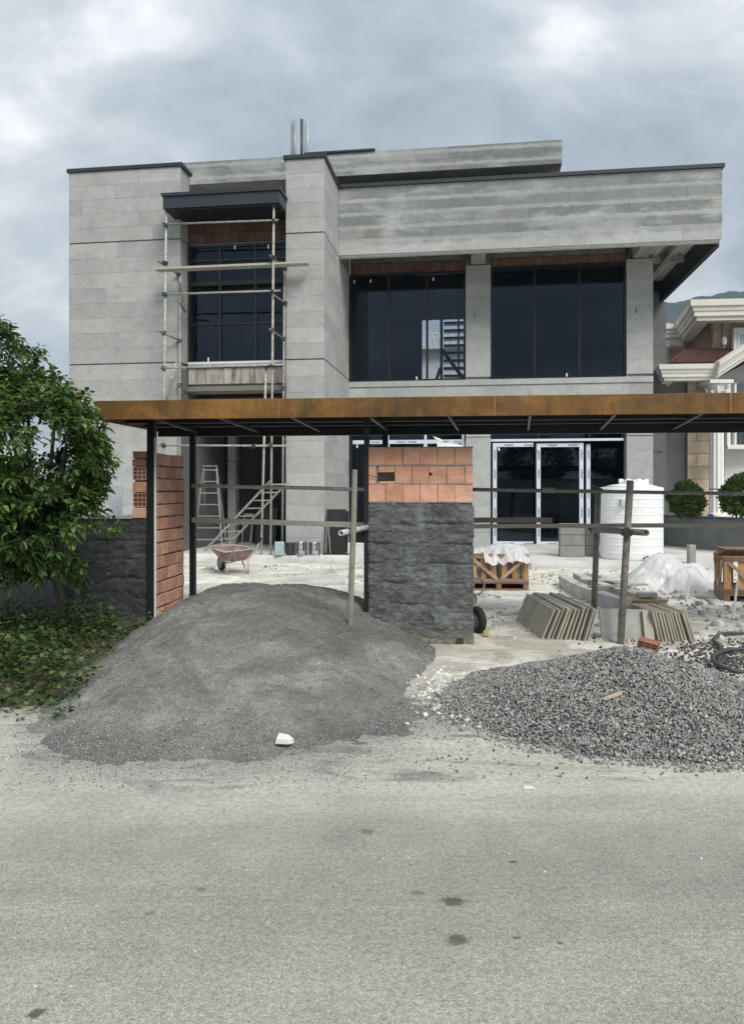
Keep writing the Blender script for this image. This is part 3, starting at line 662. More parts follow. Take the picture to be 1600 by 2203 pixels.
# rooms
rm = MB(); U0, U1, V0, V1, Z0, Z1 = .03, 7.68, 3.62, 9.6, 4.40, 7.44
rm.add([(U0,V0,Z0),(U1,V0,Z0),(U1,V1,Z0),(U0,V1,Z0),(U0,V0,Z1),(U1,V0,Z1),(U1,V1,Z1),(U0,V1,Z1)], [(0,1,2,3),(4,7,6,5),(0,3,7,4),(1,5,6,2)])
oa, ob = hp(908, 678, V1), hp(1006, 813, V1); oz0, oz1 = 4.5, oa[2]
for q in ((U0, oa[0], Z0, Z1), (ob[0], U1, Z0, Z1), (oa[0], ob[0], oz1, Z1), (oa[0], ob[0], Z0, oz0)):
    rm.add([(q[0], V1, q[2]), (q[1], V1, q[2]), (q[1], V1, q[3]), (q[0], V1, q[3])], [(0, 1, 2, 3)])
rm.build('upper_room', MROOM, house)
for vv, uu in ((V1 - .03, (oa[0] + ob[0]) * .47),): MB().box(uu - .03, uu + .03, vv, vv + .06, oz0, oz1).build('rear_mullion', MFRAME, house)
st = MB(); 
sA, sB = hp(944, 690, 8.6), hp(1006, 815, 8.6)
stc = MB().box(sA[0] + .05, sA[0] + .13, 8.5, 8.6, Z0, sA[2] + .15).build('staircase', MFRAME, house)
for k in range(11):
    z = Z0 + .12 + k * (sA[2] - Z0) / 11; MB().box(sA[0] + .16, sB[0] + .25, 8.3 + .02 * k, 8.62 + .02 * k, z, z + .075).build('tread', MFRAME, stc)
MB().bar((sA[0] + .1, 8.5, 6.2), (sB[0] + .1, 8.5, 4.9), .05, .12).build('stringer', MFRAME, stc)
MB().bar((sA[0] - .35, 8.5, 4.42), (sA[0] + .05, 8.5, 5.6), .05, .1).build('stringer', MFRAME, stc)
MB().box(sA[0] + .62, sA[0] + .68, 8.4, 8.5, Z0, sA[2]).build('stair_post', MFRAME, stc)
rg_ = MB(); 
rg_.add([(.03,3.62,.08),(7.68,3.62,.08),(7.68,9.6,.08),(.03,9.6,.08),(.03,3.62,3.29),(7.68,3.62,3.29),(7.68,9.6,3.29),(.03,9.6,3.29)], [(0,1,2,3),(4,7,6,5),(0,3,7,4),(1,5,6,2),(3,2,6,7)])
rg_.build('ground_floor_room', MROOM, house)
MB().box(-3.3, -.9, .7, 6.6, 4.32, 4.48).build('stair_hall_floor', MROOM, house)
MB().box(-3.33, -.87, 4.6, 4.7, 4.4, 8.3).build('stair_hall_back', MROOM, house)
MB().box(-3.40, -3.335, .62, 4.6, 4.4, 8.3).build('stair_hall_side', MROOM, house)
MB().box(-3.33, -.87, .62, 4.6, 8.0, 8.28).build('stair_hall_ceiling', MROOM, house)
# something dark standing inside the stair window: newel and rails
hn = MB().box(-3.02, -2.90, .95, 1.05, 4.5, 5.72).build('newel', MFRAME, house)
MB().bar((-3.25, 1.0, 5.82), (-2.75, 1.0, 5.66), .05, .06).build('handrail', MFRAME, hn)
MB().bar((-3.1, 1.0, 5.8), (-3.12, 1.0, 6.5), .05, .05).build('baluster', MFRAME, hn)
# dark steel canopy over the stair window
cn = MB()
fl, fb = (-3.50, 8.11), (-.86, 7.79)
k0 = MB().box(-3.50, -.86, -.58, .36, 7.80, 8.06).build('window_canopy', MCLAD, house)
MB().box(-3.53, -.83, -.62, .36, 8.063, 8.13).build('canopy_cap', MCAP, k0)
MB().box(-3.46, -.90, -.54, .36, 7.76, 7.798).build('canopy_soffit', MBLACK, k0)
for u in (-3.2, -2.2, -1.2): MB().box(u, u + .03, -.50, .36, 7.735, 7.76).build('soffit_rib', MCAP, k0)
MB().box(-1.78, -1.772, -.583, -.578, 7.81, 8.05).build('sheet_joint', MBLACK, k0)
# ground-floor sliding doors, wrapped in printed tape
def lettering(parent, body, p, ex, up, h, mat, name='lettering'):
    cu = bpy.data.curves.new('t', 'FONT'); cu.body = body; cu.size = h; cu.align_x = 'CENTER'; cu.align_y = 'CENTER'
    to = bpy.data.objects.new('t', cu); me = bpy.data.meshes.new_from_object(to); bpy.data.objects.remove(to); bpy.data.curves.remove(cu)
    ex, up, p = Vector(ex).normalized(), Vector(up).normalized(), Vector(p)
    for v in me.vertices: v.co = p + ex * v.co.x + up * v.co.y
    o = link(name, me, mat, parent); o['kind'] = 'stuff'; return o
V = 3.42
dr = MB().box(3.72, 7.07, V - .01, V + .10, 2.84, 2.90).build('sliding_door', MTAPE, house)
MB().box(3.72, 7.07, V, V + .1, 2.905, 3.3).build('transom_light', MGLASS, dr)
for x in (3.72, 4.93, 6.2, 7.02): MB().box(x, x + .05, V - .004, V + .1, 2.905, 3.3).build('transom_post', MFRAME, dr)
def leaf(u0, u1, z0, z1, v, name='door_leaf', parts='ltrb'):
    t = .10; f = MB().box(u0 - .035, u0 - .002, v, v + .06, z0, z1).build(name, MFRAME, dr)
    if 'l' in parts: MB().box(u0, u0 + t, v - .002, v + .05, z0 + .001, z1 - .001).build('taped_stile', MTAPE, f)
    if 'r' in parts: MB().box(u1 - t, u1, v - .002, v + .05, z0 + .001, z1 - .001).build('taped_stile', MTAPE, f)
    if 't' in parts: MB().box(u0 + t + .001, u1 - t - .001, v, v + .05, z1 - .1, z1 - .002).build('taped_rail', MTAPE, f)
    if 'b' in parts: MB().box(u0 + t + .001, u1 - t - .001, v, v + .05, z0 + .002, z0 + .1).build('taped_rail', MTAPE, f)
    MB().add([(u0 + t, v + .03, z0 + .1), (u1 - t, v + .03, z0 + .1), (u1 - t, v + .03, z1 - .1), (u0 + t, v + .03, z1 - .1)], [(0, 1, 2, 3)]).build('pane', MGLASS, f)
    for z in np.arange(z0 + .35, z1 - .2, .50):
        for uu, pt in ((u0 + t / 2, 'l'), (u1 - t / 2, 'r')):
            if pt in parts: lettering(f, 'avinpol', (uu, v - .006, z), (0, 0, 1), (-1, 0, 0), .085, MINK)
    for uu in np.arange(u0 + .4, u1 - .2, .52):
        if 't' in parts: lettering(f, 'avinpol', (uu, v - .006, z1 - .052), (1, 0, 0), (0, 0, 1), .085, MINK)
        if 'b' in parts: lettering(f, 'avinpol', (uu, v - .006, z0 + .05), (1, 0, 0), (0, 0, 1), .085, MINK)
    return f
a1 = leaf(3.78, 4.92, .14, 2.80, V, parts='ltb'); a2 = leaf(4.90, 6.08, .14, 2.79, V + .055, parts='lrtb'); a3 = leaf(6.16, 7.03, .14, 2.76, V + .11, parts='l')
MB().box(3.72, 7.07, V - .04, V + .2, .085, .135).build('door_track', MFRAME, dr)
for x, y in ((1073, 966), (1160, 966)):
    u, v, z = hp(x, y, V - .01); sticker(a1 if x < 1100 else a2, u, z, V - .012, .25)
gl = MB().box(.002, .09, 3.33, 3.5, .1, 3.3).build('entrance_glazing', MFRAME, house)
MB().box(.09, 3.05, 3.40, 3.48, 2.80, 2.90).build('taped_rail', MTAPE, gl)
for x in (788, 834, 915, 996):
    u = hp(x, 950, 3.4)[0]; MB().box(u - .045, u + .045, 3.395, 3.48, .15, 2.795).build('taped_stile', MTAPE, gl); MB().box(u - .03, u + .03, 3.398, 3.48, 2.905, 3.3).build('taped_stile', MTAPE, gl)
for x in (808, 862, 886, 955, 985):
    u, v, z = hp(x, 951, 3.39); lettering(gl, 'avinpol', (u, 3.395, 2.852), (1, 0, 0), (0, 0, 1), .08, MINK)
MB().add([(.09, 3.45, .12), (3.05, 3.45, .12), (3.05, 3.45, 3.3), (.09, 3.45, 3.3)], [(0, 1, 2, 3)]).build('pane', MGLASS, gl)
u, v, z = hp(768, 960, 3.38); sticker(gl, u, z, 3.385)
# scrap of plastic caught on the rail
rag = MB(); pts = [hp(931, 938, 3.2), hp(948, 944, 3.2), hp(955, 953, 3.15), hp(985, 955, 3.1), hp(1000, 962, 3.1), hp(975, 964, 3.05), hp(940, 963, 3.1), hp(940, 950, 3.15)]
rag.add([(*p[:1], p[1] + .03 * math.sin(i * 2.1), p[2]) for i, p in enumerate(pts)], [(0, 1, 2, 7), (7, 2, 6), (2, 3, 5, 6), (3, 4, 5)])
rag.build('torn_film', MWHITEP, gl)
# rods standing on the roof
for x0, dx in ((624, 0), (632, 0), (647, 0), (653, 0), (661, 0)):
    a = hp(x0, 345, 3.2); b = hp(x0, 250 + (x0 % 3), 3.2)
    r = MB().tube([(a[0], 3.2 + (x0 % 5) * .05, 10.0), (b[0], 3.2 + (x0 % 5) * .05, b[2])], .036 if x0 != 653 else .02, 8).build('standing_rod', MCAP if x0 == 647 else MROD, house, True)
# terrace in front of the house
def terrace(u0, u1, v0, v1, z, name):
    o = rough_box(name, u0, u1, v0, v1, -.05, z, .12, lambda x, zz, y: .012 * fbm(x * 3, zz * 5, y, 3), MTERR); o.location = (HX, HY, 0); o.rotation_euler = (0, 0, -HA); return struct(o)
terrace(-7.5, 1.9, -.52, 3.3, .172, 'terrace'); terrace(1.902, 11.2, -1.05, 12, .17, 'terrace')

# ------------------------------------------------------------------ street gate: rusted canopy on black posts
gate = thing('gate_canopy', 'long flat rusted steel canopy on slim black posts over the gateway', 'canopy', (0, 7.4, 0), -CA)
gu0, gu1 = cp(203, 0), 6.2
joints = [gu0, cp(600, 0), cp(1064, 0), cp(1571, 0), gu1]
for a, b in zip(joints[:-1], joints[1:]):
    MB().slab((a + .0015, random.uniform(-.0015, .0015), 2.348), (b - a - .003, 0, 0), (0, 0, .197), (0, .012, 0), .003).build('fascia_plate', MRUST, gate)
for u in joints[1:-1]: MB().box(u - .008, u + .008, -.004, .006, 2.35, 2.543).build('weld_seam', MWELD, gate)
MB().slab((gu0, 1.70, 2.348), (0, -1.687, 0), (0, 0, .197), (.012, 0, 0), .003).build('end_plate', MRUST, gate)
MB().box(gu0 + .013, gu1, .013, 1.68, 2.44, 2.452).build('roof_sheet', MBLACK, gate)
MB().box(gu0 + .013, gu1, 1.64, 1.70, 2.285, 2.438).build('rear_beam', MBLACK, gate)
MB().box(gu0 + .05, gu1, .62, .67, 2.36, 2.438).build('purlin', MBLACK, gate)
MB().box(gu0 + .05, gu1, 1.12, 1.17, 2.36, 2.438).build('purlin', MBLACK, gate)
MRIB = simple('rib_sheen', (.055, .054, .052), .45, .3, 8, .1, rnd=0)  # lighter grey paints the reflections along the ribs' lower edges
for xf, xb in ((329, 425), (470, 556), (627, 689), (794, 834), (964, 986), (1140, 1136), (1324, 1291), (1512, 1448), (1700, 1605)):
    MB().bar((cp(xf, .02), .02, 2.365), (cp(xb, 1.62), 1.62, 2.335), .022, .03).build('rib', MRIB, gate)
def post(px0, px1, v, z0):
    u = (cp(px0, v) + cp(px1, v)) / 2; wd = cp(px1, v) - cp(px0, v)
    p = MB().slab((u - wd / 2, v, z0), (wd, 0, 0), (0, 0, 2.438 - z0), (0, wd, 0), .004).build('post', MBLACK, gate); return u, wd
pL = post(315.5, 331, .52, -.05); pLb = post(407, 418.5, 1.52, -.05); pR = post(782.5, 794, .42, -.05); pRb = post(822, 834, 1.48, -.05)
MB().box(pL[0] + pL[1] / 2 + .001, pL[0] + pL[1] / 2 + .019, .525, .548, .0, 2.2).build('conduit', MWHITEP, gate)
MB().box(pR[0] + .045, pR[0] + .06, .47, .49, .15, .62).build('conduit', MWHITEP, gate)

# ------------------------------------------------------------------ gate pillar and left gate wall
def cement(seed, k=1.0):
    def f(x, z, y):
        c = (z + .02 * fbm(x * 3, z, seed, 3)) / .212; g_ = abs(c - round(c)); brk = sstep(.0, .25, fbm(x * 2.1, round(c) * 7.7, seed + 3, 3) + .12)
        e = -.020 * math.exp(-(g_ / .045) ** 2) * brk
        sm = sstep(.12, .3, fbm(x * 2.3, z * 2.3, seed + 9, 2))
        e += (.014 * fbm(x * 4, z * 7, seed, 5) + (1 - .85 * sm) * .011 * (mnoise.ridged_multi_fractal((x * 6, y * 6, z * 10), .8, 2.2, 5, 1.0, 2.0) - .8)) * 1.15 + .006 * sm
        return e * k
    return f
pil = thing('gate_pillar', 'square gate pillar rendered in rough grey cement with three bare orange brick courses', 'pillar', (*at(904, 1048, 7.76)[:2], 0), -CA)
PW = .545
rough_box('rendered_base', -PW, PW, 0, .42, -.03, 1.492, .0125, cement(1), MPLAST, pil)
MB().box(-PW + .015, PW - .012, .02, .40, 1.45, 2.055).build('mortar_core', MBEDDING, pil)
HOLE_SHADE = simple('cavity_shade', (.06, .03, .022), .95, .3, 8, .3, rnd=0)  # near-black colour painting the shade inside the broken brick holes
for r in range(3):
    z0 = 1.497 + r * .193; x = -PW; ws = [.181] * 6 if r != 1 else [.086, .19, .181, .181, .181, .185, .086]
    if r == 1: x += .0
    for i, ww in enumerate(ws):
        z1 = z0 + .181 + random.uniform(-.003, .003); j = random.uniform(-.004, .004)
        if r == 1 and i == 1:                    # the broken brick: only its upper shell is left
            MB().slab((x + .02, j, z0 + .115), (ww - .024, 0, 0), (0, 0, .064), (0, .16, 0), .004).build('brick', MBRICK, pil)
            MB().slab((x + .02, j + .004, z0), (ww - .024, 0, 0), (0, 0, .022), (0, .16, 0), .004).build('brick', MBRICK, pil)
            MB().box(x + .01, x + ww - .004, .013, .018, z0 + .02, z0 + .118).build('cavity_shade', HOLE_SHADE, pil)
        elif r == 1 and i == 4:                  # chipped corner
            m = MB(); p = [(0, 0), (ww - .005, 0), (ww - .005, z1 - z0), (0, z1 - z0), (0, .125), (.040, .095), (0, .07)]
            m.add([(x + a, j, z0 + b) for a, b in p] + [(x + a, .16, z0 + b) for a, b in p], [(0, 1, 5, 6), (1, 2, 5), (2, 3, 4, 5)] + [(i_, (i_ + 1) % 7, (i_ + 1) % 7 + 7, i_ + 7)[::-1] for i_ in range(7)]); m.build('brick', MBRICK, pil)
            MB().box(x + .0, x + .05, .012, .019, z0 + .06, z0 + .14).build('cavity_shade', HOLE_SHADE, pil)
        else: MB().slab((x + .0015, j, z0 + random.uniform(-.002, .002)), (ww - .004 - (.003 if random.random() < .3 else 0), 0, 0), (random.uniform(-.003, .003), 0, z1 - z0), (0, .16, 0), .0035).build('brick', MBRICK, pil)
        x += ww
for r in range(3):                                # the return side of the three courses
    z0 = 1.497 + r * .193
    for k in range(2): MB().slab((PW + .001 - .004 * r, .165 + k * .12, z0), (0, .115, 0), (0, 0, .181), (-.1, 0, 0), .0035).build('brick', MBRICK, pil)
rough_box('mortar_cap', -PW + .004, PW - .002, .0, .40, 2.056, 2.072, .02, lambda x, z, y: .006 * fbm(x * 20, y * 20, z * 9, 2), MBEDDING, pil)
for r in (0, 1, 2):
    rough_box('mortar_bed', -PW + .002, PW - .003, -.002, .3, 1.487 + r * .193, 1.497 + r * .193, .012, lambda x, z, y: .006 * fbm(x * 26, z * 40, r, 3), MBEDDING, pil)
MB().box(PW - .17, PW - .10, -.022, .1, .02, .085).build('cavity_shade', HOLE_SHADE, pil)  # solid dark box painted as the shade of a hole in the base
wr = MB().tube([(-PW - .03, -.01, 1.78), (-PW + .04, -.03, 1.772), (-PW + .1, -.02, 1.748), (-PW + .16, -.015, 1.735), (-PW + .2, -.01, 1.742)], .004, 5).build('tie_wire', MCOUP, pil)

MB_l = at(230, 1048, 8.25)
lwall = thing('gate_side_wall', 'dark cement wall with a bare red brick return beside the left gate post', 'wall', (*at(316, 1048, 8.2)[:2], 0), -CA)
LW = -(at(316, 1048, 8.25).x - at(143, 1048, 8.5).x)
rough_box('rendered_base', LW, -.004, .02, .22, -.03, 1.298, .016, cement(5, .9), MPLAST_D, lwall)
def hollow_brick(name, x0, z0, w_, h_, dep, mat, parent, n=3, y0=0.0, wall=.012):
    cw = (w_ - wall * (n + 1)) / n; ch = (h_ - wall * (n + 1)) / n
    xs = [x0]; zs = [z0]
    for k in range(n): xs += [xs[-1] + wall, xs[-1] + wall + cw]; zs += [zs[-1] + wall, zs[-1] + wall + ch]
    xs.append(xs[-1] + wall); zs.append(zs[-1] + wall); m = MB(); N = len(xs)
    m.v = [(x, y, z) for y in (y0, y0 + dep) for z in zs for x in xs]; q = lambda i, j, k: k * N * N + j * N + i
    for j in range(N - 1):
        for i in range(N - 1):
            k = 1 if (i % 2 and j % 2) else 0
            m.f.append((q(i, j, k), q(i + 1, j, k), q(i + 1, j + 1, k), q(i, j + 1, k)))
            if k: m.f += [(q(i, j, 0), q(i+1, j, 0), q(i+1, j, 1), q(i, j, 1)), (q(i+1, j, 0), q(i+1, j+1, 0), q(i+1, j+1, 1), q(i+1, j, 1)), (q(i+1, j+1, 0), q(i, j+1, 0), q(i, j+1, 1), q(i+1, j+1, 1)), (q(i, j+1, 0), q(i, j, 0), q(i, j, 1), q(i, j+1, 1))]
    e = N - 1
    m.f += [(q(0,0,0), q(0,0,1), q(e,0,1), q(e,0,0)), (q(e,0,0), q(e,0,1), q(e,e,1), q(e,e,0)), (q(e,e,0), q(e,e,1), q(0,e,1), q(0,e,0)), (q(0,e,0), q(0,e,1), q(0,0,1), q(0,0,0))]
    return m.build(name, mat, parent)
zz_ = 1.305
for kind, h_ in (('solid', .125), ('hollow', .160), ('solid', .125), ('gap', .016), ('hollow', .150), ('solid', .088), ('solid', .085)):
    x0 = -.160 + random.uniform(-.012, .008)
    if kind == 'hollow': hollow_brick('brick', x0 + .008, zz_, .155, h_ - .006, .16, MBRICK2, lwall)
    elif kind == 'solid': MB().slab((x0, random.uniform(-.008, .008), zz_), (.158, 0, 0), (random.uniform(-.006, .006), 0, h_ - .008), (0, .2, 0), .008).build('brick', MBRICK2, lwall)
    zz_ += h_
rough_box('mortar_core', -.150, -.004, .03, .2, 1.29, zz_ - .01, .02, lambda x, z, y: .008 * fbm(x * 22, z * 22, y * 9, 2), MBEDDING, lwall)
# the return wall runs back to the rear post; its bricks face the opening
ret = MB(); rl = .92; rx = .085
MB().box(rx - .16, rx - .012, .10, rl, -.05, 2.02).build('mortar_core', simple('dark_mortar', (.10, .085, .075), .95, .3, 8, .5, rnd=0), lwall)
for r in range(14):
    z0 = .02 + r * .1445; y = .085; off = random.uniform(.10, .22); first = True
    while y < rl - .01:
        ww = off if first else random.choice([.195, .2, .205, .145, .235]); first = False
        ww = min(ww, rl - y)
        if ww < .03: break
        MB().slab((rx + random.uniform(-.005, .005), y + .003, z0 + random.uniform(-.004, .004)), (0, ww - .006, 0), (0, random.uniform(-.004, .004), .128 + random.uniform(-.003, .004)), (-.15, 0, 0), .006).build('brick', MBRICK2, lwall)
        y += ww
MB().box(LW, -.17, .0, .26, 1.30, 1.335).build('coping_slab', MCONC, lwall)
# painted garden wall further left
gw = MB(); A, B = at(143, 1048, 8.5), at(-420, 1048, 8.62)
gwall = thing('garden_wall', 'plain dark grey garden wall behind the citrus tree', 'wall', (A.x, A.y, 0), math.atan2(A.y - B.y, A.x - B.x))
MB().box(-(A - B).length, -.02, .0, .2, -.05, 1.22).build('wall_face', MGWALL, gwall)
MB().box(-(A - B).length, .0, -.03, .24, 1.222, 1.27).build('coping', MCONC, gwall)
MB().box(-.20, -.01, -.04, .0, -.05, 1.2).build('buttress', MGWALL, gwall)
p = at(248, 1048, 10.2)
bb = tag(MB().slab((p.x - .09, p.y, .9), (.17, 0, 0), (0, .06, .79), (0, .02, 0), .004).build('propped_board', MBLUEB), 'pale blue-grey board standing behind the dark cement wall', 'board')
MB().box(p.x - .07, p.x + .06, p.y + .02, p.y + .06, .0, 1.2).build('prop', MPIPE, bb)

# ------------------------------------------------------------------ heaps of sand and gravel
def sand_z(x, y):
    wx, wy = x + .12 * fbm(x * 1.3, y * 1.3, 11, 3), y + .16 * fbm(x * 1.1, y * 1.1, 17, 3)
    cx_ = .14 * sstep(7.2, 4.6, y); ex = max(0, -1.75 + cx_ - wx) / .92 if wx < -1.75 + cx_ else max(0, wx + .60 + .42 * sstep(7.7, 6.2, y) + .3 * cx_) / (1.22 + .34 * sstep(7.7, 6.2, y))
    ey = max(0, 7.0 - wy) / 2.42 if wy < 7.0 else max(0, wy - 8.7) / 1.7
    s = math.sqrt(ex * ex + ey * ey)
    h = .545 * max(0, 1 - s) ** 1.08 * (1 + .06 * fbm(x * .8, y * .8, 3, 2))
    h -= .05 * math.exp(-((s - .0) / .12) ** 2) * (1 if s > 0 else .9)            # rounded shoulder
    h += .07 * math.exp(-((x + 1.35) / .55) ** 2 - ((y - 7.9) / .6) ** 2) - .05 * math.exp(-((x + .62) / .22) ** 2 - ((y - 8.0) / .8) ** 2)
    fade = sstep(1.0, .82, s)
    h += fade * (.026 * fbm(x * 3.2, y * 3.2, 2, 5) + .018 * fbm(x * 11, y * 11, 8, 4))
    rag = s + .05 * fbm(x * 5, y * 5, 23, 3) + .012 * fbm(x * 24, y * 24, 29, 2) - .12 * sstep(-.3, .5, x) * sstep(6.6, 5.4, y)
    skirt = .020 * sstep(1.20, .90, rag)
    return max(h, 0) + skirt - .008
sand = tag(grid_mesh('sand_heap', np.linspace(-3.5, 1.2, 235), np.linspace(4.1, 10.6, 300), sand_z, MSAND), 'broad heap of grey crushed sand spilling from the gateway onto the road', 'sand heap')
n = 26000
P = np.stack([rng.uniform(-3.3, 1.35, n), 4.15 + 4.5 * rng.uniform(0, 1, n) ** 1.3, np.zeros(n)], -1); P[:, 2] = [sand_z(a, b) for a, b, _ in P]
lim = P[:, 2] > -.002; lim |= rng.uniform(0, 1, len(P)) < .10; P = P[lim]; P[:, 2] = np.maximum(P[:, 2], 0) + .001
E_ = []
while len(E_) < 12000:
    x, y = random.uniform(-3.2, 1.5), random.uniform(4.0, 7.5); cx_ = .14 * sstep(7.2, 4.6, y)
    ex = max(0, -1.75 + cx_ - x) / .92 if x < -1 else max(0, x + .66) / 1.22
    s_ = math.hypot(ex, max(0, 7.0 - y) / 2.42)
    if .88 < s_ < 1.5 and random.random() < math.exp(-max(0, s_ - .98) * 7.5): E_.append((x, y, max(0, sand_z(x, y)) + .001))
P = np.concatenate([P, np.array(E_)])
stuff(pebbles('sand_grains', P, rng.uniform(.0018, .0058, len(P)) * (1 + 1.0 * (rng.uniform(0, 1, len(P)) > .985)), MGRAIN, sand))
def grav_z(x, y):
    dx = (x - 1.92) / (1.42 if x < 1.92 else 1.35); dy = (y - 5.72) / (1.28 if y < 5.72 else 1.15)
    s = math.sqrt(dx * dx + dy * dy) + .10 * fbm(x * 1.5, y * 1.5, 21, 3)
    return .40 * max(0, 1 - max(0, s - .08) / .95) ** 1.05 + .02 * fbm(x * 5, y * 5, 9, 3) * sstep(1.05, .8, s) - .012, s
grav = tag(grid_mesh('gravel_heap', np.linspace(.3, 3.6, 120), np.linspace(4.2, 7.1, 110), lambda x, y: grav_z(x, y)[0] - .010, MGRAIN if False else simple('gravel_core', (.12, .12, .118), .95, .4, 30, .6, rnd=0)), 'low heap of loose grey crushed gravel in front of the stone slabs', 'gravel heap')
P = []; 
for _ in range(92000):
    x, y = random.uniform(.25, 3.6), random.uniform(4.15, 7.15); z, s = grav_z(x, y)
    if s < .97 or (s < 1.12 and random.random() < .55 * (1.12 - s) / .15) or (s < 1.6 and random.random() < .012): P.append((x, y, max(z, .0) + random.uniform(.0, .012)))
P = np.array(P); stuff(pebbles('gravel_stones', P, rng.uniform(.0046, .0112, len(P)) * (1 + .5 * (rng.uniform(0, 1, len(P)) > .93)), MGRAV, grav))
# dark gravel trodden around the slabs, and pale rubble over the yard
P = []
for _ in range(2600):
    x, y = random.gauss(3.75, .55), random.gauss(7.0, .42); P.append((x, y, max(yard_z(x, y), 0) + .004))
stuff(pebbles('trodden_gravel', np.array(P), rng.uniform(.008, .02, len(P)), m_pebble('dark_gravel', [(0, (.035, .036, .04)), (.6, (.08, .08, .078)), (1, (.2, .195, .18))])))
P = []
while len(P) < 3800:
    x, y = random.uniform(-2.2, 9), random.uniform(7.8, 15.6)
    if fbm(x * .6, y * .6, 31, 3) > .02 or random.random() < .1: P.append((x, y, yard_z(x, y) + .004))
stuff(pebbles('yard_rubble', np.array(P), rng.uniform(.008, .03, len(P)) * (1 + .9 * (rng.uniform(0, 1, len(P)) > .96)), MRUBBLE))
P = [(random.gauss(.62, .13), random.gauss(6.05, .32), .01) for _ in range(420)]
stuff(pebbles('plaster_crumbs', np.array(P), rng.uniform(.006, .026, len(P)), m_pebble('white_plaster', [(0, (.45, .43, .37)), (1, (.78, .77, .73))])))
P = [(random.uniform(-2.6, 2.6), 2.3 + 2.4 * random.random() ** .6, .001) for _ in range(150)]
stuff(pebbles('road_grit', np.array(P), rng.uniform(.003, .009, len(P)), MRUBBLE))
P = []
for _ in range(95):
    x, y = random.uniform(2.6, 5.6), random.uniform(8.3, 12.8)
    P.append((x, y, yard_z(x, y) + .012))
stuff(pebbles('stone_offcut_debris', np.array(P), rng.uniform(.02, .075, len(P)), MRUBBLE))
def shard(x, y, d_, pts, h, label, mat=MSHARD, name='stone_shard', z=None):
    p = at(x, y, d_); zz = p.z if z is None else z; m = MB(); n_ = len(pts)
    m.add([(p.x + a, p.y + b, zz + (c * .35)) for a, b, c in pts] + [(p.x + a * .9, p.y + b * .9, zz + h + c) for a, b, c in pts], [tuple(range(n_ - 1, -1, -1)), tuple(range(n_, 2 * n_))] + [(i, (i + 1) % n_, (i + 1) % n_ + n_, i + n_) for i in range(n_)])
    return tag(m.build(name, mat), label, 'stone')
shard(612, 1608, 4.72, [(-.055, -.03, 0), (.03, -.04, 0), (.062, -.01, 0), (.02, .035, .012), (-.045, .04, .02)], .028, 'white stone shard lying at the foot of the sand heap', z=.03)
shard(496, 1592, 4.86, [(-.02, -.01, 0), (.015, -.015, 0), (.012, .015, .01), (-.012, .02, .006)], .02, 'small white stone chip on the lower sand slope', z=.05)
shard(973, 1570, 5.02, [(-.02, -.015, 0), (.02, -.02, 0), (.024, .01, 0), (0, .024, 0), (-.02, .015, 0)], .032, 'pale grey stone on the road between the two heaps', MKERB, z=.0)
shard(1258, 1642, 4.45, [(-.02, -.02, 0), (.02, -.02, 0), (.025, .01, 0), (-.015, .02, 0)], .025, 'small grey stone at the foot of the gravel heap', MKERB, z=.0)
shard(1136, 1695, 4.07, [(-.03, -.01, 0), (.035, -.02, 0), (.03, .015, 0), (-.02, .02, 0)], .006, 'flat white flake lying on the road below the gravel', z=.002)
shard(1445, 1418, 6.55, [(-.05, -.01, 0), (.045, -.03, 0), (.05, .0, 0), (-.03, .02, 0)], .016, 'white stone chip on the back edge of the gravel heap', z=.20)
q = at(1318, 1545, 5.1)
tag(MB().bar((q.x - .075, q.y - .03, grav_z(q.x, q.y)[0] + .012), (q.x + .075, q.y + .05, grav_z(q.x + .07, q.y + .05)[0] + .03), .022, .014).build('wood_scrap', wood('fresh_wood', (.55, .47, .33), .05)), 'short pale wood scrap lying on the gravel heap', 'wood scrap')
q = at(1390, 1390, 6.75); tb = tag(hollow_brick('broken_brick', -.09, 0, .18, .085, .11, m_brick('dusty_brick', (.33, .15, .11), .2), None), 'broken red hollow brick at the back of the gravel heap', 'brick'); tb.location = (q.x, q.y, .16); tb.rotation_euler = (.12, .2, -.5)

# ------------------------------------------------------------------ citrus tree, ground ivy, weeds
tree = thing('citrus_tree', 'bushy dark green citrus tree in front of the garden wall', 'tree', (*at(128, 1048, 7.75)[:2], .15))
tb_ = Vector(tree.location)
lobes = [(at(25, 985, 6.9), .90, .80), (at(140, 965, 6.9), .46, .46), (at(-35, 790, 7.1), .58, .52), (at(-130, 900, 7.2), .85, .8), (at(95, 1130, 6.8), .62, .48), (at(-40, 1120, 6.7), .72, .62), (at(160, 1050, 7.0), .34, .40), (at(120, 880, 7.0), .36, .28), (at(165, 1130, 7.0), .34, .34), (at(190, 985, 6.9), .26, .30), (at(140, 1215, 7.2), .30, .26), (at(60, 860, 7.1), .45, .36)]
def crown_pts(n):
    out = []; dirs = []
    vol = [a * a * b for _, a, b in lobes]; tot = sum(vol)
    while len(out) < n:
        c, rx_, rz_ = random.choices(lobes, vol)[0]
        v = Vector((random.gauss(0, 1), random.gauss(0, 1), random.gauss(0, 1))).normalized(); r = random.uniform(.55, 1.0) ** .6
        r *= 1 + .22 * fbm(v.x * 2 + c.x, v.y * 2 + c.y, v.z * 2 + c.z, 3)
        p = c + Vector((v.x * rx_ * r, v.y * rx_ * r * .85, v.z * rz_ * r))
        if p.y > 8.2 and p.z < 1.5: continue
        if fbm(p.x * 1.7, p.y * 1.7, p.z * 1.7, 2) < -.22: continue       # gaps between the boughs
        out.append(p); dirs.append((v + Vector((0, 0, .25))).normalized())
    return out, dirs
cp_, cd_ = crown_pts(3300)
LP, LD, LL, LT = [], [], [], []
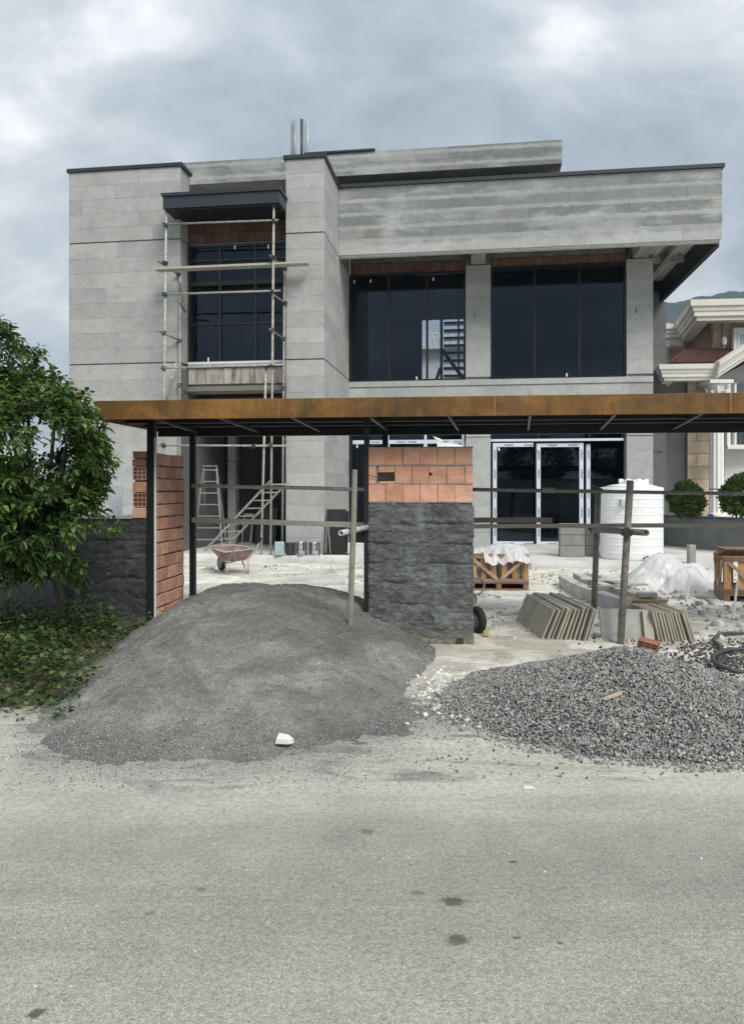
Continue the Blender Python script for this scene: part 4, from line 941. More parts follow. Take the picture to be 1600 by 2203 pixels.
for p, dv in zip(cp_, cd_):
    k = random.randint(6, 10); base = random.random() ** 1.3
    h = Vector((0, 0, 1)) if abs(dv.z) < .9 else Vector((1, 0, 0)); x = dv.cross(h).normalized(); y = dv.cross(x)
    for i in range(k):
        a = 2.4 * i + random.uniform(-.4, .4); sp = random.uniform(.55, 1.15); dd = (dv * random.uniform(.25, .8) + (x * math.cos(a) + y * math.sin(a)) * sp).normalized()
        LP.append(p - dv * (.012 * i) + dd * .01); LD.append(dd); LL.append(random.uniform(.045, .10)); LT.append(min(.965, max(0, base * .75 + random.uniform(-.15, .2))) if random.random() > .006 else 1.0)
LL = np.array(LL); leaves('crown', np.array([tuple(Vector(p) - tb_) for p in LP]), np.array([tuple(d_) for d_ in LD]), LL, LL * rng.uniform(.40, .52, len(LL)), MLEAF, tree, tint=np.array(LT))
tr = MB(); top = Vector((-.05, -.35, 1.0))
tr.tube([(0, 0, -.25), (.02, -.02, .3), (-.01, -.12, .65), top], [.055, .048, .042, .038], 9)
for c, rx_, rz_ in lobes:
    e = c - tb_; mid = top.lerp(e, .5) + Vector((random.uniform(-.1, .1), random.uniform(-.1, .1), .12)); tr.tube([top + Vector((0, 0, -.1)), mid, e, e + (e - mid) * .4], [.030, .02, .012, .005], 6)
tr.build('trunk', MTRUNK, tree, True)
tw = MB()
for p, dv in list(zip(cp_, cd_))[::6]:
    c = min(lobes, key=lambda L: (L[0] - p).length)[0]; q = p.lerp(c, .55) + Vector((random.uniform(-.06, .06), random.uniform(-.06, .06), random.uniform(-.08, .02)))
    tw.tube([q - tb_, p.lerp(q, .45) - tb_ + Vector((0, 0, -.015)), p - tb_], [.007, .005, .003], 4, False)
stuff(tw.build('twigs', MTRUNK, tree))
MFRUIT = simple('green_orange', (.13, .20, .05), .45, .2, 30, .3, 120, .001)
for p in random.sample(cp_, 26):
    v, f = ico(); m = MB(); m.lathe([(.003, -.027), (.018, -.021), (.027, -.006), (.027, .008), (.018, .021), (.003, .027)], 10, tuple(p - tb_)); m.build('fruit', MFRUIT, tree, True)
P, D_, L_ = [], [], []
for _ in range(20000):
    x, y = random.uniform(-5.2, -1.95), random.uniform(5.25, 8.15); e = verge_z(x, y)
    dens = sstep(-2.32, -2.95, x + .35 * fbm(x * 2, y * 2, 41, 3) + .12 * (y - 7)) * sstep(5.1, 5.9, y)
    if random.random() > dens: continue
    P.append((x, y, max(e, sand_z(x, y) if x > -3.5 else 0, 0) + abs(random.gauss(0, .11 + .10 * max(0, fbm(x * 2, y * 2, 51, 3)))) + .01)); a = random.uniform(0, 6.28); D_.append((math.cos(a), math.sin(a), random.uniform(-.5, 1.1))); L_.append(random.uniform(.028, .062))
L_ = np.array(L_); stuff(tag(leaves('ground_ivy', np.array(P), np.array(D_), L_, L_ * rng.uniform(.6, .85, len(L_)), MIVY), 'green weeds and creepers covering the verge under the tree', 'weeds'))
def weed(x, y, n_, spread, h, label, d_):
    p = at(x, y, d_); P, D_, L_ = [], [], []
    for _ in range(n_):
        a = random.uniform(0, 6.28); r = abs(random.gauss(0, spread)); q = Vector((p.x + r * math.cos(a), p.y + r * math.sin(a), 0)); q.z = max(0, sand_z(q.x, q.y)) + random.uniform(.005, h)
        P.append(q); D_.append((math.cos(a), math.sin(a), random.uniform(.1, 1))); L_.append(random.uniform(.03, .06))
    L_ = np.array(L_); o = leaves('weed_tuft', np.array([tuple(q) for q in P]), np.array(D_), L_, L_ * .5, MIVY); return stuff(tag(o, label, 'weed', 'weeds on the sand heap'))
weed(290, 1350, 130, .11, .12, 'weed tuft growing on the sand by the dark cement wall', 7.6); weed(255, 1370, 60, .10, .06, 'sparse weed patch just below the tuft on the sand', 7.0)
weed(180, 1470, 40, .05, .09, 'weed sprig on the left edge of the sand heap', 5.9); weed(140, 1545, 26, .05, .05, 'small dry weed at the lower left foot of the sand', 5.25)

# ------------------------------------------------------------------ makeshift barriers across the two openings
def rod(name, a, b, r, mat, label, cat, group=None, n=9, wob=.0):
    a, b = Vector(a), Vector(b); k = 7; pts = [a.lerp(b, i / k) + Vector((0, 0, wob * math.sin(i * 1.7))) for i in range(k + 1)]
    return tag(MB().tube(pts, r, n).build(name, mat, None, True), label, cat, group)
def hollow_rod(name, a, b, r, mat, label, cat):
    return tag(MB().hollow_pipe(a, b, r, r * .72).build(name, mat, None, True), label, cat)
def board(name, a, b, wx, wz, mat, label, cat, seg=6, wob=.006):
    a, b = Vector(a), Vector(b); d_ = (b - a); s_ = Vector((-d_.y, d_.x, 0)).normalized() * wx / 2; m = MB(); vs = []
    for i in range(seg + 1):
        c = a.lerp(b, i / seg) + Vector((0, 0, wob * fbm(i * .9, a.x, a.z, 2)))
        k = 1 + .08 * fbm(i * .7, 3, a.x, 2); vs += [c - s_ - Vector((0, 0, wz / 2 * k)), c + s_ - Vector((0, 0, wz / 2 * k)), c + s_ + Vector((0, 0, wz / 2 * k)), c - s_ + Vector((0, 0, wz / 2 * k))]
    fs = [(0, 1, 2, 3), tuple(seg * 4 + i for i in (3, 2, 1, 0))]
    for i in range(seg):
        for k in range(4): fs.append((i*4+k, i*4+4+k, i*4+4+(k+1)%4, i*4+(k+1)%4))
    m.add(vs, fs); return tag(m.build(name, mat), label, cat)
rod('barrier_pipe', at(414, 1045, 9.05), at(800, 1053, 8.10), .0215, MPALEP, 'upper thin pipe across the left gateway', 'pipe', None, 9, .003)
board('barrier_plank', at(414, 1119, 9.05), at(798, 1130, 8.05), .03, .058, MRAIL, 'lower weathered plank across the left gateway', 'plank')
st_ = MB(); a, b = at(763, 1010, 7.22), at(753, 1365, 7.22); st_.tube([a, a.lerp(b, .3) + Vector((.004, 0, 0)), a.lerp(b, .65) - Vector((.003, 0, 0)), b], [.026, .028, .029, .027], 7)
tag(st_.build('barrier_stake', MSTAKE), 'upright wooden stake stuck in the sand heap before the gate pillar', 'stake')
hollow_rod('cross_pipe', at(733, 1147, 7.10), at(800, 1132, 7.98), .0285, MPALEP, 'short pipe with open end crossing the stake by the pillar', 'pipe')
def coupler(p, r=.036, name='coupler', parent=None, mat=MCOUP):
    m = MB(); m.box(-r, r, -r, r, -r * .8, r * .8); m.tube([(-r * 1.5, -r * .6, r * .3), (r * 1.6, -r * .6, r * .3)], r * .28, 6)
    o = m.build(name, mat, parent); o.location = p; o.rotation_euler = (random.uniform(-.4, .4), random.uniform(-.4, .4), random.uniform(-.6, .6)); return o
tag(coupler(at(757, 1141, 7.30), .027), 'wire knot tying the short pipe to the wooden stake', 'coupler')
rod('barrier_pipe', at(1012, 1053, 8.15), at(1640, 1063, 8.55), .0205, MPIPE_D, 'upper dark pipe across the right opening', 'pipe')
tag(MB().tube([at(1166, 1054.5, 8.24), at(1193, 1055, 8.26)], .033, 10).build('pipe_sleeve', simple('grey_sleeve', (.23, .225, .21), .6, .3, 20, .2), None, True), 'grey sleeve joining the upper pipe before the sliding door', 'pipe sleeve')
board('barrier_plank', at(1012, 1119, 8.5), at(1187, 1119, 8.45), .03, .06, MRAIL_D, 'short dark upper plank beside the gate pillar', 'plank')
board('barrier_plank', at(1020, 1132, 8.25), at(1640, 1130, 8.05), .03, .046, MRAIL_D, 'long lower plank across the right opening', 'plank')
pp = hollow_rod('barrier_post', at(1355.5, 1034, 7.85), at(1334, 1392, 7.75), .037, MPIPE_D, 'tilted nearer steel post of the right barrier', 'post')
pb = hollow_rod('barrier_post', at(1287, 1050, 9.0), at(1277, 1312, 8.95), .036, MPIPE_D, 'darker rear steel post of the right barrier', 'post')
hollow_rod('cross_pipe', at(1271, 1139, 8.95), at(1390, 1146, 7.55), .034, MPIPE_D, 'short hollow pipe clamped between the two barrier posts', 'pipe')
for x, y, d_, L in ((1347, 1146, 7.75, 'clamp where the short pipe meets the nearer post'), (1276, 1138, 8.9, 'clamp where the short pipe meets the rear post'), (1287, 1055, 8.92, 'clamp at the head of the rear post')):
    tag(coupler(at(x, y, d_), .042), L, 'clamp')

# ------------------------------------------------------------------ scaffold in front of the stair window
sc = thing('scaffold', 'narrow pipe scaffold standing before the tall stair window', 'scaffold', (HX, HY, 0), -HA)
def sp(x0, y0, v0, x1, y1, v1, r=.024, name='pole', mat=MPIPE):
    return MB().tube([hp(x0, y0, v0), hp(x1, y1, v1)], r, 8).build(name, mat, sc, True)
def hz(x, v, z): 
    h = hp(x, 1000, v); return (h[0], v, z)
for x0, y0, x1, v in ((357.5, 452, 350, -.47), (589, 438, 582, -.47), (388, 588, 384, -.06), (612, 575, 607, -.06)):
    a = hp(x0, y0, v); b = hz(x1, v, .175); MB().tube([a, b], .026, 8).build('pole', MPIPE, sc, True)
a = hp(572, 790, -.42); b = hz(562, -.50, .175); MB().tube([a, b], .026, 8).build('pole', MPIPE, sc, True)
for (x0, y0, x1, y1) in ((352, 482, 598, 473), (340, 633, 603, 625), (346, 792, 612, 784), (340, 958, 618, 959)):
    sp(x0, y0, -.52, x1, y1, -.52, .022, 'ledger')
for (x0, y0, x1, y1) in ((340, 561, 388, 592), (384, 648, 398, 670), (337, 710, 388, 733), (580, 549, 613, 577), (588, 634, 614, 652), (580, 708, 611, 729), (383, 828, 402, 848)):
    sp(x0, y0, -.56, x1, y1, .02, .021, 'transom', MPIPE_D)
MB().tube([hp(380, 777, -.2), hp(352, 880, -.25)], .03, 8).build('brace', MPIPE, sc, True)
for x, y, v in ((356, 483, -.5), (589, 473, -.5), (355, 565, -.5), (587, 553, -.5), (385, 590, -.06), (612, 577, -.06), (354, 633, -.5), (587, 626, -.5), (352, 716, -.5), (386, 733, -.06), (584, 710, -.5), (610, 729, -.06), (352, 792, -.5), (573, 787, -.45), (585, 787, -.5), (352, 958, -.5), (582, 958, -.5), (546, 960, -.52), (610, 835, -.06), (386, 828, -.06), (612, 652, -.06)):
    coupler(hp(x, y, v), .045, 'coupler', sc)
a, b = hp(337, 581, -.40), hp(664, 567, -.28)
pk = thing('scaffold_plank', 'pale long board laid across the scaffold', 'plank', (HX, HY, 0), -HA)
MB().bar((a[0], -.42, a[2]), (b[0], -.30, b[2]), .24, .045).build('board', MPLANK, pk)

# ------------------------------------------------------------------ ladders, tins, boards and barrow before the porch
def ladder(name, a, b, w_dir, wd, nr, r, label, mat=MALU):
    a, b, w_ = Vector(a), Vector(b), Vector(w_dir).normalized() * wd / 2
    t = thing(name, label, 'ladder', a); 
    for s_ in (-1, 1): MB().bar(w_ * s_, b - a + w_ * s_, r * 1.3, r * 2).build('rail', mat, t)
    for i in range(nr):
        c = (b - a) * ((i + .6) / nr); MB().tube([c - w_, c + w_], r * .75, 6).build('rung', mat, t)
    return t
HU = Vector((math.cos(HA), -math.sin(HA), 0)); HV = Vector((math.sin(HA), math.cos(HA), 0)); HO = Vector((HX, HY, 0))
def hw(u, v, z): return HO + HU * u + HV * v + Vector((0, 0, z))
lad_l = hp(446, 1185, -.05); lad_t = hp(597, 1040, -.40)
ladder('ladder', hw(lad_l[0], .35, .175), hw(lad_t[0], -.25, lad_t[2] + .05), HU + HV * .6, .42, 9, .022, 'metal ladder slanting up against the right scaffold poles', simple('pale_ladder', (.36, .35, .33), .6, .4, 12, .2))
sl_ = thing('step_ladder', 'tall grey metal step ladder standing in the porch', 'ladder', hw(hp(452, 1180, 1.3)[0], 1.3, .175))
for s_ in (-1, 1):
    MB().bar((s_ * .36, -.35, 0), (s_ * .15, 0, 1.98), .035, .05).build('rail', MALU, sl_); MB().bar((s_ * .30, .55, 0), (s_ * .14, .05, 1.98), .035, .05).build('rail', MALU, sl_)
for i in range(7):
    z = .2 + i * .28; k = 1 - z / 1.98; MB().box(-(.15 + .21 * k), .15 + .21 * k, -.35 * k - .03, -.35 * k + .03, z, z + .028).build('step', MALU, sl_)
MB().box(-.18, .18, -.05, .09, 1.98, 2.01).build('top_step', MALU, sl_)
def tin(x, wpx, hpx, mat, label, square=False, d_=16.15, drip=True):
    p = at(x, 1048, d_); r = wpx / F * d_ / 2; h = hpx / F * d_; t = thing('paint_tin', label, 'tin', (p.x, p.y, .174), random.uniform(0, .2), 'tins on the terrace')
    if square: MB().slab((-r, -r, 0), (2 * r, 0, 0), (0, 0, h), (0, 2 * r, 0), .01).build('can', mat, t); MB().box(-r - .006, r + .006, -r - .006, r + .006, h * .74, h * .78).build('rim', mat, t); MB().box(-r * .9, r * .9, -r * .9, r * .9, h, h + .008).build('lid', mat, t)
    else:
        MB().lathe([(r, 0), (r * 1.02, .012), (r, .024), (r, h * .33), (r * 1.02, h * .35), (r, h * .37), (r, h * .66), (r * 1.02, h * .68), (r, h * .7), (r, h - .012), (r * 1.04, h)], 24).build('can', mat, t, True)
        MB().lathe([(r * .96, 0), (r * .96, .006)], 24, (0, 0, h - .01)).build('lid', MTIN_D, t)
        if drip:
            for a0, a1, z0 in ((-2.3, -1.95, .1), (-1.3, -1.0, .35), (-.75, -.45, .0)):
                m = MB(); k = 5
                for i in range(k + 1):
                    t_ = a0 + (a1 - a0) * i / k; m.v += [(r * 1.03 * math.cos(t_), r * 1.03 * math.sin(t_), h * (z0 + .1 * math.sin(i * 2.1))), (r * 1.045 * math.cos(t_), r * 1.045 * math.sin(t_), h)]
                m.f = [(2 * i, 2 * i + 2, 2 * i + 3, 2 * i + 1) for i in range(k)]; m.build('tar_run', MTIN_D, t)
    return t
tin(601, 20, 28, MTIN_B, 'pale blue square tin at the left end of the row', True); tin(624, 18, 27, MTIN_D, 'black tarred tin beside the pale blue one'); tin(647, 27, 29, MTIN, 'widest silver tin with dark runs, third in the row'); tin(676, 25, 28, MTIN, 'silver tin at the right end of the row by the pier')
for i, (x0, x1, yt, v, lab) in enumerate(((699, 741, 1096, -.15, 'black board leaning beside the stone pier'), (706, 747, 1100, .25, 'second black board leaning behind the first one by the pier'))):
    a = hp(x0, 1188, v); b = hp(x1, 1188, v); zt = hp(x0, yt, v)[2]; t = thing('leaning_board', lab, 'board', hw(a[0], v, .174), -HA, 'black boards by the pier')
    wd = b[0] - a[0]; MB().slab((0, 0, 0), (wd, 0, 0), (-.0, .18, zt - .174), (0, .03, 0), .005).build('board_face', MPANEL, t)
    if i == 0:
        for k in (.03, .13): MB().bar((k, -.05, .0), (k * .2 + .02, .10, zt * .62), .016, .016).build('edge_strip', MALU, t)
        MB().box(-.03, wd + .1, -.1, .0, .0, .03).build('foot_bar', MBLACK, t)
# wheelbarrow, seen from behind
wb = thing('wheelbarrow', 'rusty red wheelbarrow parked on the dusty yard', 'wheelbarrow', (*at(503, 1048, 14.0)[:2], .03), R(38)); wb.scale = (.82, .82, .82)
tray = MB(); rim = [(-.36, -.30, .52), (.36, -.30, .56), (.44, .0, .56), (.40, .42, .58), (.22, .58, .60), (-.22, .58, .60), (-.40, .42, .58), (-.44, .0, .56)]
bot = [(-.20, -.20, .30), (.20, -.20, .30), (.22, .0, .28), (.20, .22, .27), (.12, .30, .27), (-.12, .30, .27), (-.20, .22, .27), (-.22, .0, .28)]
tray.add(rim + bot, [tuple(range(15, 7, -1))] + [(i, (i + 1) % 8, (i + 1) % 8 + 8, i + 8)[::-1] for i in range(8)]); tr_o = tray.build('tray', MBARROW, wb)
tr_o.modifiers.new('s', 'SOLIDIFY').thickness = .008
MB().tube([Vector(p) for p in rim], .012, 6, closed=True).build('rim', MPIPE, wb, True)
for s_ in (-1, 1):
    MB().tube([(s_ * .07, .62, .17), (s_ * .2, .2, .26), (s_ * .26, -.25, .36), (s_ * .28, -.58, .62), (s_ * .29, -.72, .78)], .017, 8).build('handle', MPIPE, wb, True)
    MB().tube([(s_ * .22, .02, .28), (s_ * .25, -.16, .0), (s_ * .25, -.22, .0), (s_ * .24, -.24, .32)], .015, 8).build('leg', MPIPE, wb, True)
    MB().tube([(s_ * .29, -.68, .735), (s_ * .29, -.76, .83)], .022, 8).build('grip', MTYRE, wb, True)
wh = MB(); wh.tube([(0, .62 + .145 * math.cos(t), .18 + .145 * math.sin(t)) for t in np.linspace(0, 2 * math.pi, 25)[:-1]], .04, 8, closed=True); who = wh.build('wheel', MTYRE, wb, True)
hub = MB(); 
hub.tube([(-.04, .62, .18), (.04, .62, .18)], .11, 14); hub.build('rim', MPIPE_D, who)

# ------------------------------------------------------------------ water tank and things by the door
tk = thing('water_tank', 'white ribbed plastic water tank standing on the terrace', 'water tank', (*at(1357.5, 1048, 15.5)[:2], .172))
tr_ = 131 / F * 15.5 / 2 * .99; prof = [(tr_ * .97, 0), (tr_, .03)]
for k in range(8):
    z = .14 + k * .158; prof += [(tr_, z - .030), (tr_, z - .012), (tr_ * 1.008, z - .006), (tr_ * 1.008, z + .004), (tr_, z + .010), (tr_, z + .028)]
prof += [(tr_, 1.36), (tr_ * 1.01, 1.41), (tr_ * 1.01, 1.46), (tr_ * .97, 1.475)]
MB().lathe(prof, 48).build('tank_body', MTANK, tk, True)
MB().lathe([(tr_ * .96, 1.475), (tr_ * .6, 1.53), (tr_ * .30, 1.55)], 48).build('tank_top', MTANK, tk, True)
MB().lathe([(.30, 1.50), (.30, 1.57), (.27, 1.62), (.05, 1.635)], 20, (.05, 0, 0)).build('lid', MTANK, tk, True)
for k in range(8):
    a = k * math.pi / 4; MB().box(-.035, .035, -.03, .03, -.03, .045).build('lid_lug', MTANK, tk).location = (.05 + .27 * math.cos(a), .27 * math.sin(a), 1.605)
MB().slab((-.41, -tr_ * 1.0 + .02, 1.10), (.10, 0, 0), (0, 0, .13), (0, .2, 0)).build('label_plate', simple('grey_print', (.50, .50, .49), .6, .3, 40, rnd=0), tk)
MB().tube([(.02, -tr_ - .02, .05), (.08, -tr_ - .08, .1), (.16, -tr_ - .06, .03)], .02, 6).build('drain_cock', MPIPE_D, tk, True)
def stone_block(x, wpx, d_, z0, h, label, dep=.3):
    p = at(x, 1048, d_); wd = wpx / F * d_; o = MB().slab((-wd / 2, 0, 0), (wd, 0, 0), (0, 0, h), (0, dep, 0), .012).build('stone_block', MKERB_G); o.location = (p.x, p.y, z0); o.rotation_euler = (0, 0, -HA); return tag(o, label, 'stone block', 'cut blocks by the sliding door')
MKERB_G = m_stone('sawn_block', (.30, .295, .275), .15, False)
for i in range(3):
    b_ = stone_block(1231, 52, 15.7, .173 + i * .235, .23, ['bottom', 'middle', 'top'][i] + ' grey block of the wider stack before the sliding door, left of the tank')
    if i == 1: lettering(b_, 'VI', (.10, -.003, .115), (1, 0, .0), (0, 0, 1), .2, simple('chalk', (.37, .365, .35), .9, .1, rnd=0), 'chalk_mark')
for i in range(3): stone_block(1269, 20, 15.9, .173 + i * .225, .22, ['bottom', 'middle', 'top'][i] + ' block of the narrow stack squeezed beside the white tank', .28)
sbp = at(1490, 1048, 14.4); tag(MB().slab((sbp.x - .065, sbp.y, .168), (.13, 0, 0), (0, 0, .36), (0, .13, 0), .01).build('stub_post', MKERB_G), 'short grey stone stub post behind the plastic sheet', 'post')
# crates
def crate(name, label, loc, rot, wd, dp, h, slats=6, pal=.12):
    t = thing(name, label, 'crate', loc, rot)
    for x in (-wd / 2, -.04, wd / 2 - .08):
        MB().slab((x, 0, .02), (.08, 0, 0), (0, 0, pal - .035), (0, dp, 0), .004).build('pallet_block', MCRATE_D, t)
    MB().slab((-wd / 2, -.005, 0), (wd, 0, 0), (0, 0, .019), (0, dp + .01, 0), .003).build('pallet_foot', MCRATE_D, t)
    MB().slab((-wd / 2, -.004, pal - .014), (wd, 0, 0), (0, 0, .024), (0, dp + .008, 0), .003).build('pallet_deck', MCRATE_D, t)
    for yy, sg in ((0, -1), (dp, 1)):
        MB().slab((-wd / 2, yy - .012 * (sg < 0) , pal + .012), (wd, 0, 0), (0, 0, .05), (0, .02, 0), .003).build('rail', MCRATE_D, t)
        MB().slab((-wd / 2, yy - .012 * (sg < 0), h - .06), (wd, 0, 0), (0, 0, .05), (0, .02, 0), .003).build('rail', MCRATE_D, t)
        for i in range(slats):
            x = -wd / 2 + .02 + i * (wd - .12) / (slats - 1); MB().slab((x + random.uniform(-.01, .01), yy + .01, pal + .02), (.08, 0, 0), (0, 0, h - pal - .03), (0, .016, 0), .003).build('slat', MCRATE, t)
        if sg < 0:
            for s_ in (-1, 1): MB().bar((s_ * (wd / 2 - .06), -.016, h - .07), (s_ * .03, -.016, pal + .06), .05, .016, (0, -1, 0)).build('brace', MBRACE, t)
    for xx, sg in ((-wd / 2, -1), (wd / 2 - .018, 1)):
        MB().slab((xx, .03, pal + .012), (.018, 0, 0), (0, 0, .05), (0, dp - .06, 0), .003).build('rail', MCRATE_D, t)
        MB().slab((xx, .03, h - .06), (.018, 0, 0), (0, 0, .05), (0, dp - .06, 0), .003).build('rail', MCRATE_D, t)
        for i in range(4):
            y = .03 + i * (dp - .14) / 3; MB().slab((xx + .002, y, pal + .06), (.014, 0, 0), (0, 0, h - pal - .12), (0, .07, 0), .003).build('slat', MCRATE, t)
        for s_ in (0, 1): MB().bar((xx + (-.008 if sg < 0 else .026), dp * (.06 + .86 * s_), h - .07), (xx + (-.008 if sg < 0 else .026), dp * (.46 + .06 * s_), pal + .06), .045, .014, (1, 0, 0)).build('brace', MBRACE, t)
    for x in (-wd / 2 + .005, wd / 2 - .065):
        MB().slab((x, -.008, pal + .06), (.06, 0, 0), (0, 0, h - pal - .12), (0, .05, 0), .003).build('corner_post', MCRATE, t)
    for i in range(4):
        y = i * (dp - .1) / 3; MB().slab((-wd / 2, y, h - .008), (wd, 0, 0), (0, .1, 0), (0, 0, -.018) if False else (0, 0, .018), .003).build('top_board', MCRATE_D, t)
    return t
MFILL = m_slab('packed_stone', (.42, .40, .36))
c1l = at(1073, 1048, 11.75)
c1 = crate('stone_crate', 'open wooden crate half covered by plastic behind the gate pillar', (c1l.x, c1l.y, .02), R(-3), .93, .75, .56)
for k in range(4):
    o = MB().slab((-.40 + .2 * k, .08, 0), (.18, 0, 0), (0, 0, .24 + .05 * (k % 2)), (0, .55, 0), .006).build('packed_stone', MFILL); o.location = (c1l.x, c1l.y, .165); o.rotation_euler = (0, 0, R(-3)); tag(o, ['first', 'second', 'third', 'fourth'][k] + ' stone from the left packed in the plastic-covered crate', 'stone block', 'stones in the crate')
c2l = at(1640, 1048, 10.25)
c2 = crate('stone_crate', 'taller brown wooden crate at the right edge with boards on top', (c2l.x, c2l.y, .01), R(-16), .98, .85, .66, 6, .15)
for k in range(3):
    o = MB().slab((-.5 + .03 * k, .12 - .02 * k, .0), (1.0, 0, 0), (0, .45, 0), (0, 0, .02), .003).build('loose_board', MCRATE_D); o.location = (c2l.x + .04, c2l.y + .12, .70 + k * .028); o.rotation_euler = (0, 0, R(-16 + 4 * k)); tag(o, ['lowest', 'middle', 'topmost'][k] + ' loose board lying on the right-hand crate', 'board', 'boards on the crate')
# plastic sheets
def sheet(name, cx_, cy_, rx_, ry_, zf, label, n_=90):
    V = []; xs = np.linspace(-1, 1, n_)
    def z_(a, b):
        return zf(a, b)
    def fx(a, b): return cx_ + rx_ * a * (1 + .10 * fbm(math.atan2(b, a) * 1.6, 2, cx_, 3)), cy_ + ry_ * b * (1 + .10 * fbm(math.atan2(b, a) * 1.6, 6, cx_, 3))
    for b in xs:
        for a in xs:
            x_, y_ = fx(a, b); V.append((x_, y_, z_(a, b)))
    idx = np.arange(n_ * n_).reshape(n_, n_); T = np.stack([idx[:-1,:-1], idx[:-1,1:], idx[1:,1:], idx[1:,:-1]], -1).reshape(-1,4)
    return tag(fastmesh(name, np.array(V), T, 4, MSHEET, None, True), label, 'plastic sheet')
def folds(a, b, s): return mnoise.ridged_multi_fractal((a * 2.2 + s, b * 2.2, s), .9, 2.1, 5, 1.0, 2.0) - 1.0
def heap_sheet(a, b):
    z = 0
    for pa, pb, h_, r_ in ((-.15, .1, .58, .78), (.40, .15, .40, .62), (-.50, -.1, .30, .55), (.18, -.30, .36, .60), (.68, -.05, .26, .42), (-.30, .45, .40, .6), (-.05, -.5, .22, .45)):
        dd = math.hypot(a - pa, (b - pb) * 1.1) / r_; z = z + max(0, h_ * (1 - sstep(.12, 1.0, dd)) - z) * .9
    an, rr_ = math.atan2(b, a), math.hypot(a, b)
    rad = mnoise.ridged_multi_fractal((math.cos(an) * 2.6, math.sin(an) * 2.6, rr_ * 1.1), 1.0, 2.2, 3, 1.0, 2.0) - .9
    cr_ = mnoise.ridged_multi_fractal((a * 2.6 + 1.1 * b, b * 1.7 - .6 * a, 3.3), 1.0, 2.2, 4, 1.0, 2.0) - .9
    edge = max(0, 1 - max(abs(a), abs(b)) ** 8)
    return max(.015, .02 + (z + (.06 * rad * min(1, rr_ * 2) + .05 * cr_) * min(1, z * 4 + .25)) * edge)
p = at(1440, 1048, 12.0); sheet('plastic_sheet', p.x + .05, p.y, .90, .72, heap_sheet, 'crumpled milky plastic sheet heaped on the yard beside the right crate', 110)
tag(MB().slab((p.x - .25, p.y - .1, .03), (.4, 0, 0), (0, 0, .22), (0, .35, 0), .02).build('covered_stone', MKERB), 'pale stone block hidden under the heaped plastic sheet', 'stone block')
def crate_sheet(a, b):
    drop = .16 * max(0, -b - .72) / .28 + .30 * max(0, a - .80) / .2
    return .60 + .10 * max(0, 1 - ((a - .15) ** 2 + b * b * .8)) + .05 * folds(a, b, 8.1) - drop
sheet('plastic_sheet', c1l.x + .16, c1l.y + .36, .40, .46, crate_sheet, 'crumpled clear plastic sheet thrown over the crate behind the pillar', 80)
def small_sheet(a, b): return .585 + .05 * max(0, 1 - a * a - b * b) + .04 * folds(a, b, 5.5)
sheet('plastic_sheet', c1l.x - .36, c1l.y + .40, .13, .28, small_sheet, 'small scrap of plastic on the crate corner next to the pillar', 40)
# stone slabs stood on edge behind the gravel
ORD = ['first', 'second', 'third', 'fourth', 'fifth', 'sixth', 'seventh', 'eighth', 'ninth', 'tenth', 'eleventh', 'twelfth', 'thirteenth']
def lean_slab(p, ang, L, h, th, lean, mat, label, grp, jitter=.0):
    o = MB().slab((0, 0, 0), (0, L, 0), (math.sin(lean) * h, 0, math.cos(lean) * h), (th, 0, 0), .003).build('stone_slab', mat); o.location = p; o.rotation_euler = (0, 0, ang); return tag(o, label, 'stone slab', grp)
n_ = 11
for i in range(n_):
    t = i / (n_ - 1); b_ = at(1164, 1383, 7.9).lerp(at(1262, 1383, 7.9), t); b_.z = .008
    lean_slab(b_ + Vector((random.uniform(-.004, .004), random.uniform(-.03, .03) - .02 * t, 0)), R(2 + 3 * t), 1.25 - .15 * random.random(), .365 + random.uniform(-.012, .012), .021, R(23 - 7 * t), MSLAB if i % 3 != 1 else MSLAB_G, ORD[i] + ' slab from the left in the long right-leaning stack behind the gravel', 'slabs in the left stack')
for i, (x0, x1, yt) in enumerate(((1294, 1337, 1317), (1341, 1394, 1316), (1388, 1409, 1318))):
    a, b = at(x0, 1383, 7.85 + .05 * (2 - i)), at(x1, 1383, 7.85 + .05 * (2 - i)); wd = (b - a).length
    o = MB().slab((0, 0, 0), (wd, 0, 0), (0, .09, .325), (0, .022, 0), .003).build('stone_slab', MSLAB_G); o.location = (a.x, a.y, .008); tag(o, ['left grey slab facing the street beside the tilted post', 'middle grey slab facing the street right of the tilted post', 'narrow grey slab facing the street at the end of the row'][i], 'stone slab', 'slabs facing the street')
n_ = 11
for i in range(n_):
    t = i / (n_ - 1); b_ = at(1418, 1384, 7.85).lerp(at(1490, 1384, 7.85), t + (.04 if i > 8 else 0)); b_.z = .008
    lean_slab(b_ + Vector((0, random.uniform(-.02, .02), 0)), R(4), .55, .335 + random.uniform(-.008, .008), .024, R(-13 - 5 * t), MSLAB, ORD[i] + ' slab from the left in the short left-leaning stack on the right', 'slabs in the right stack')
y0 = at(1392, 1048, 9.6)
for i in range(5):
    wd = .56 - .05 * (i % 3); o = MB().slab((-wd / 2, 0, 0), (wd, 0, 0), (0, .34, 0), (0, 0, .028), .004).build('flat_slab', MYEL); o.location = (y0.x + random.uniform(-.05, .05), y0.y + random.uniform(-.04, .04), .012 + i * .037 + .20 * 0); o.rotation_euler = (random.uniform(-.02, .02), random.uniform(-.03, .03), random.uniform(-.25, .2)); tag(o, ORD[i] + ' yellowish flat slab counted from the bottom of the low pile', 'stone slab', 'flat yellow slabs')
o = MB().slab((-.11, 0, 0), (.22, 0, 0), (0, .14, 0), (0, 0, .06), .006).build('stone_offcut', MKERB); o.location = (y0.x + .06, y0.y + .1, .205); tag(o, 'pale stone offcut on top of the yellowish slab pile', 'stone block')
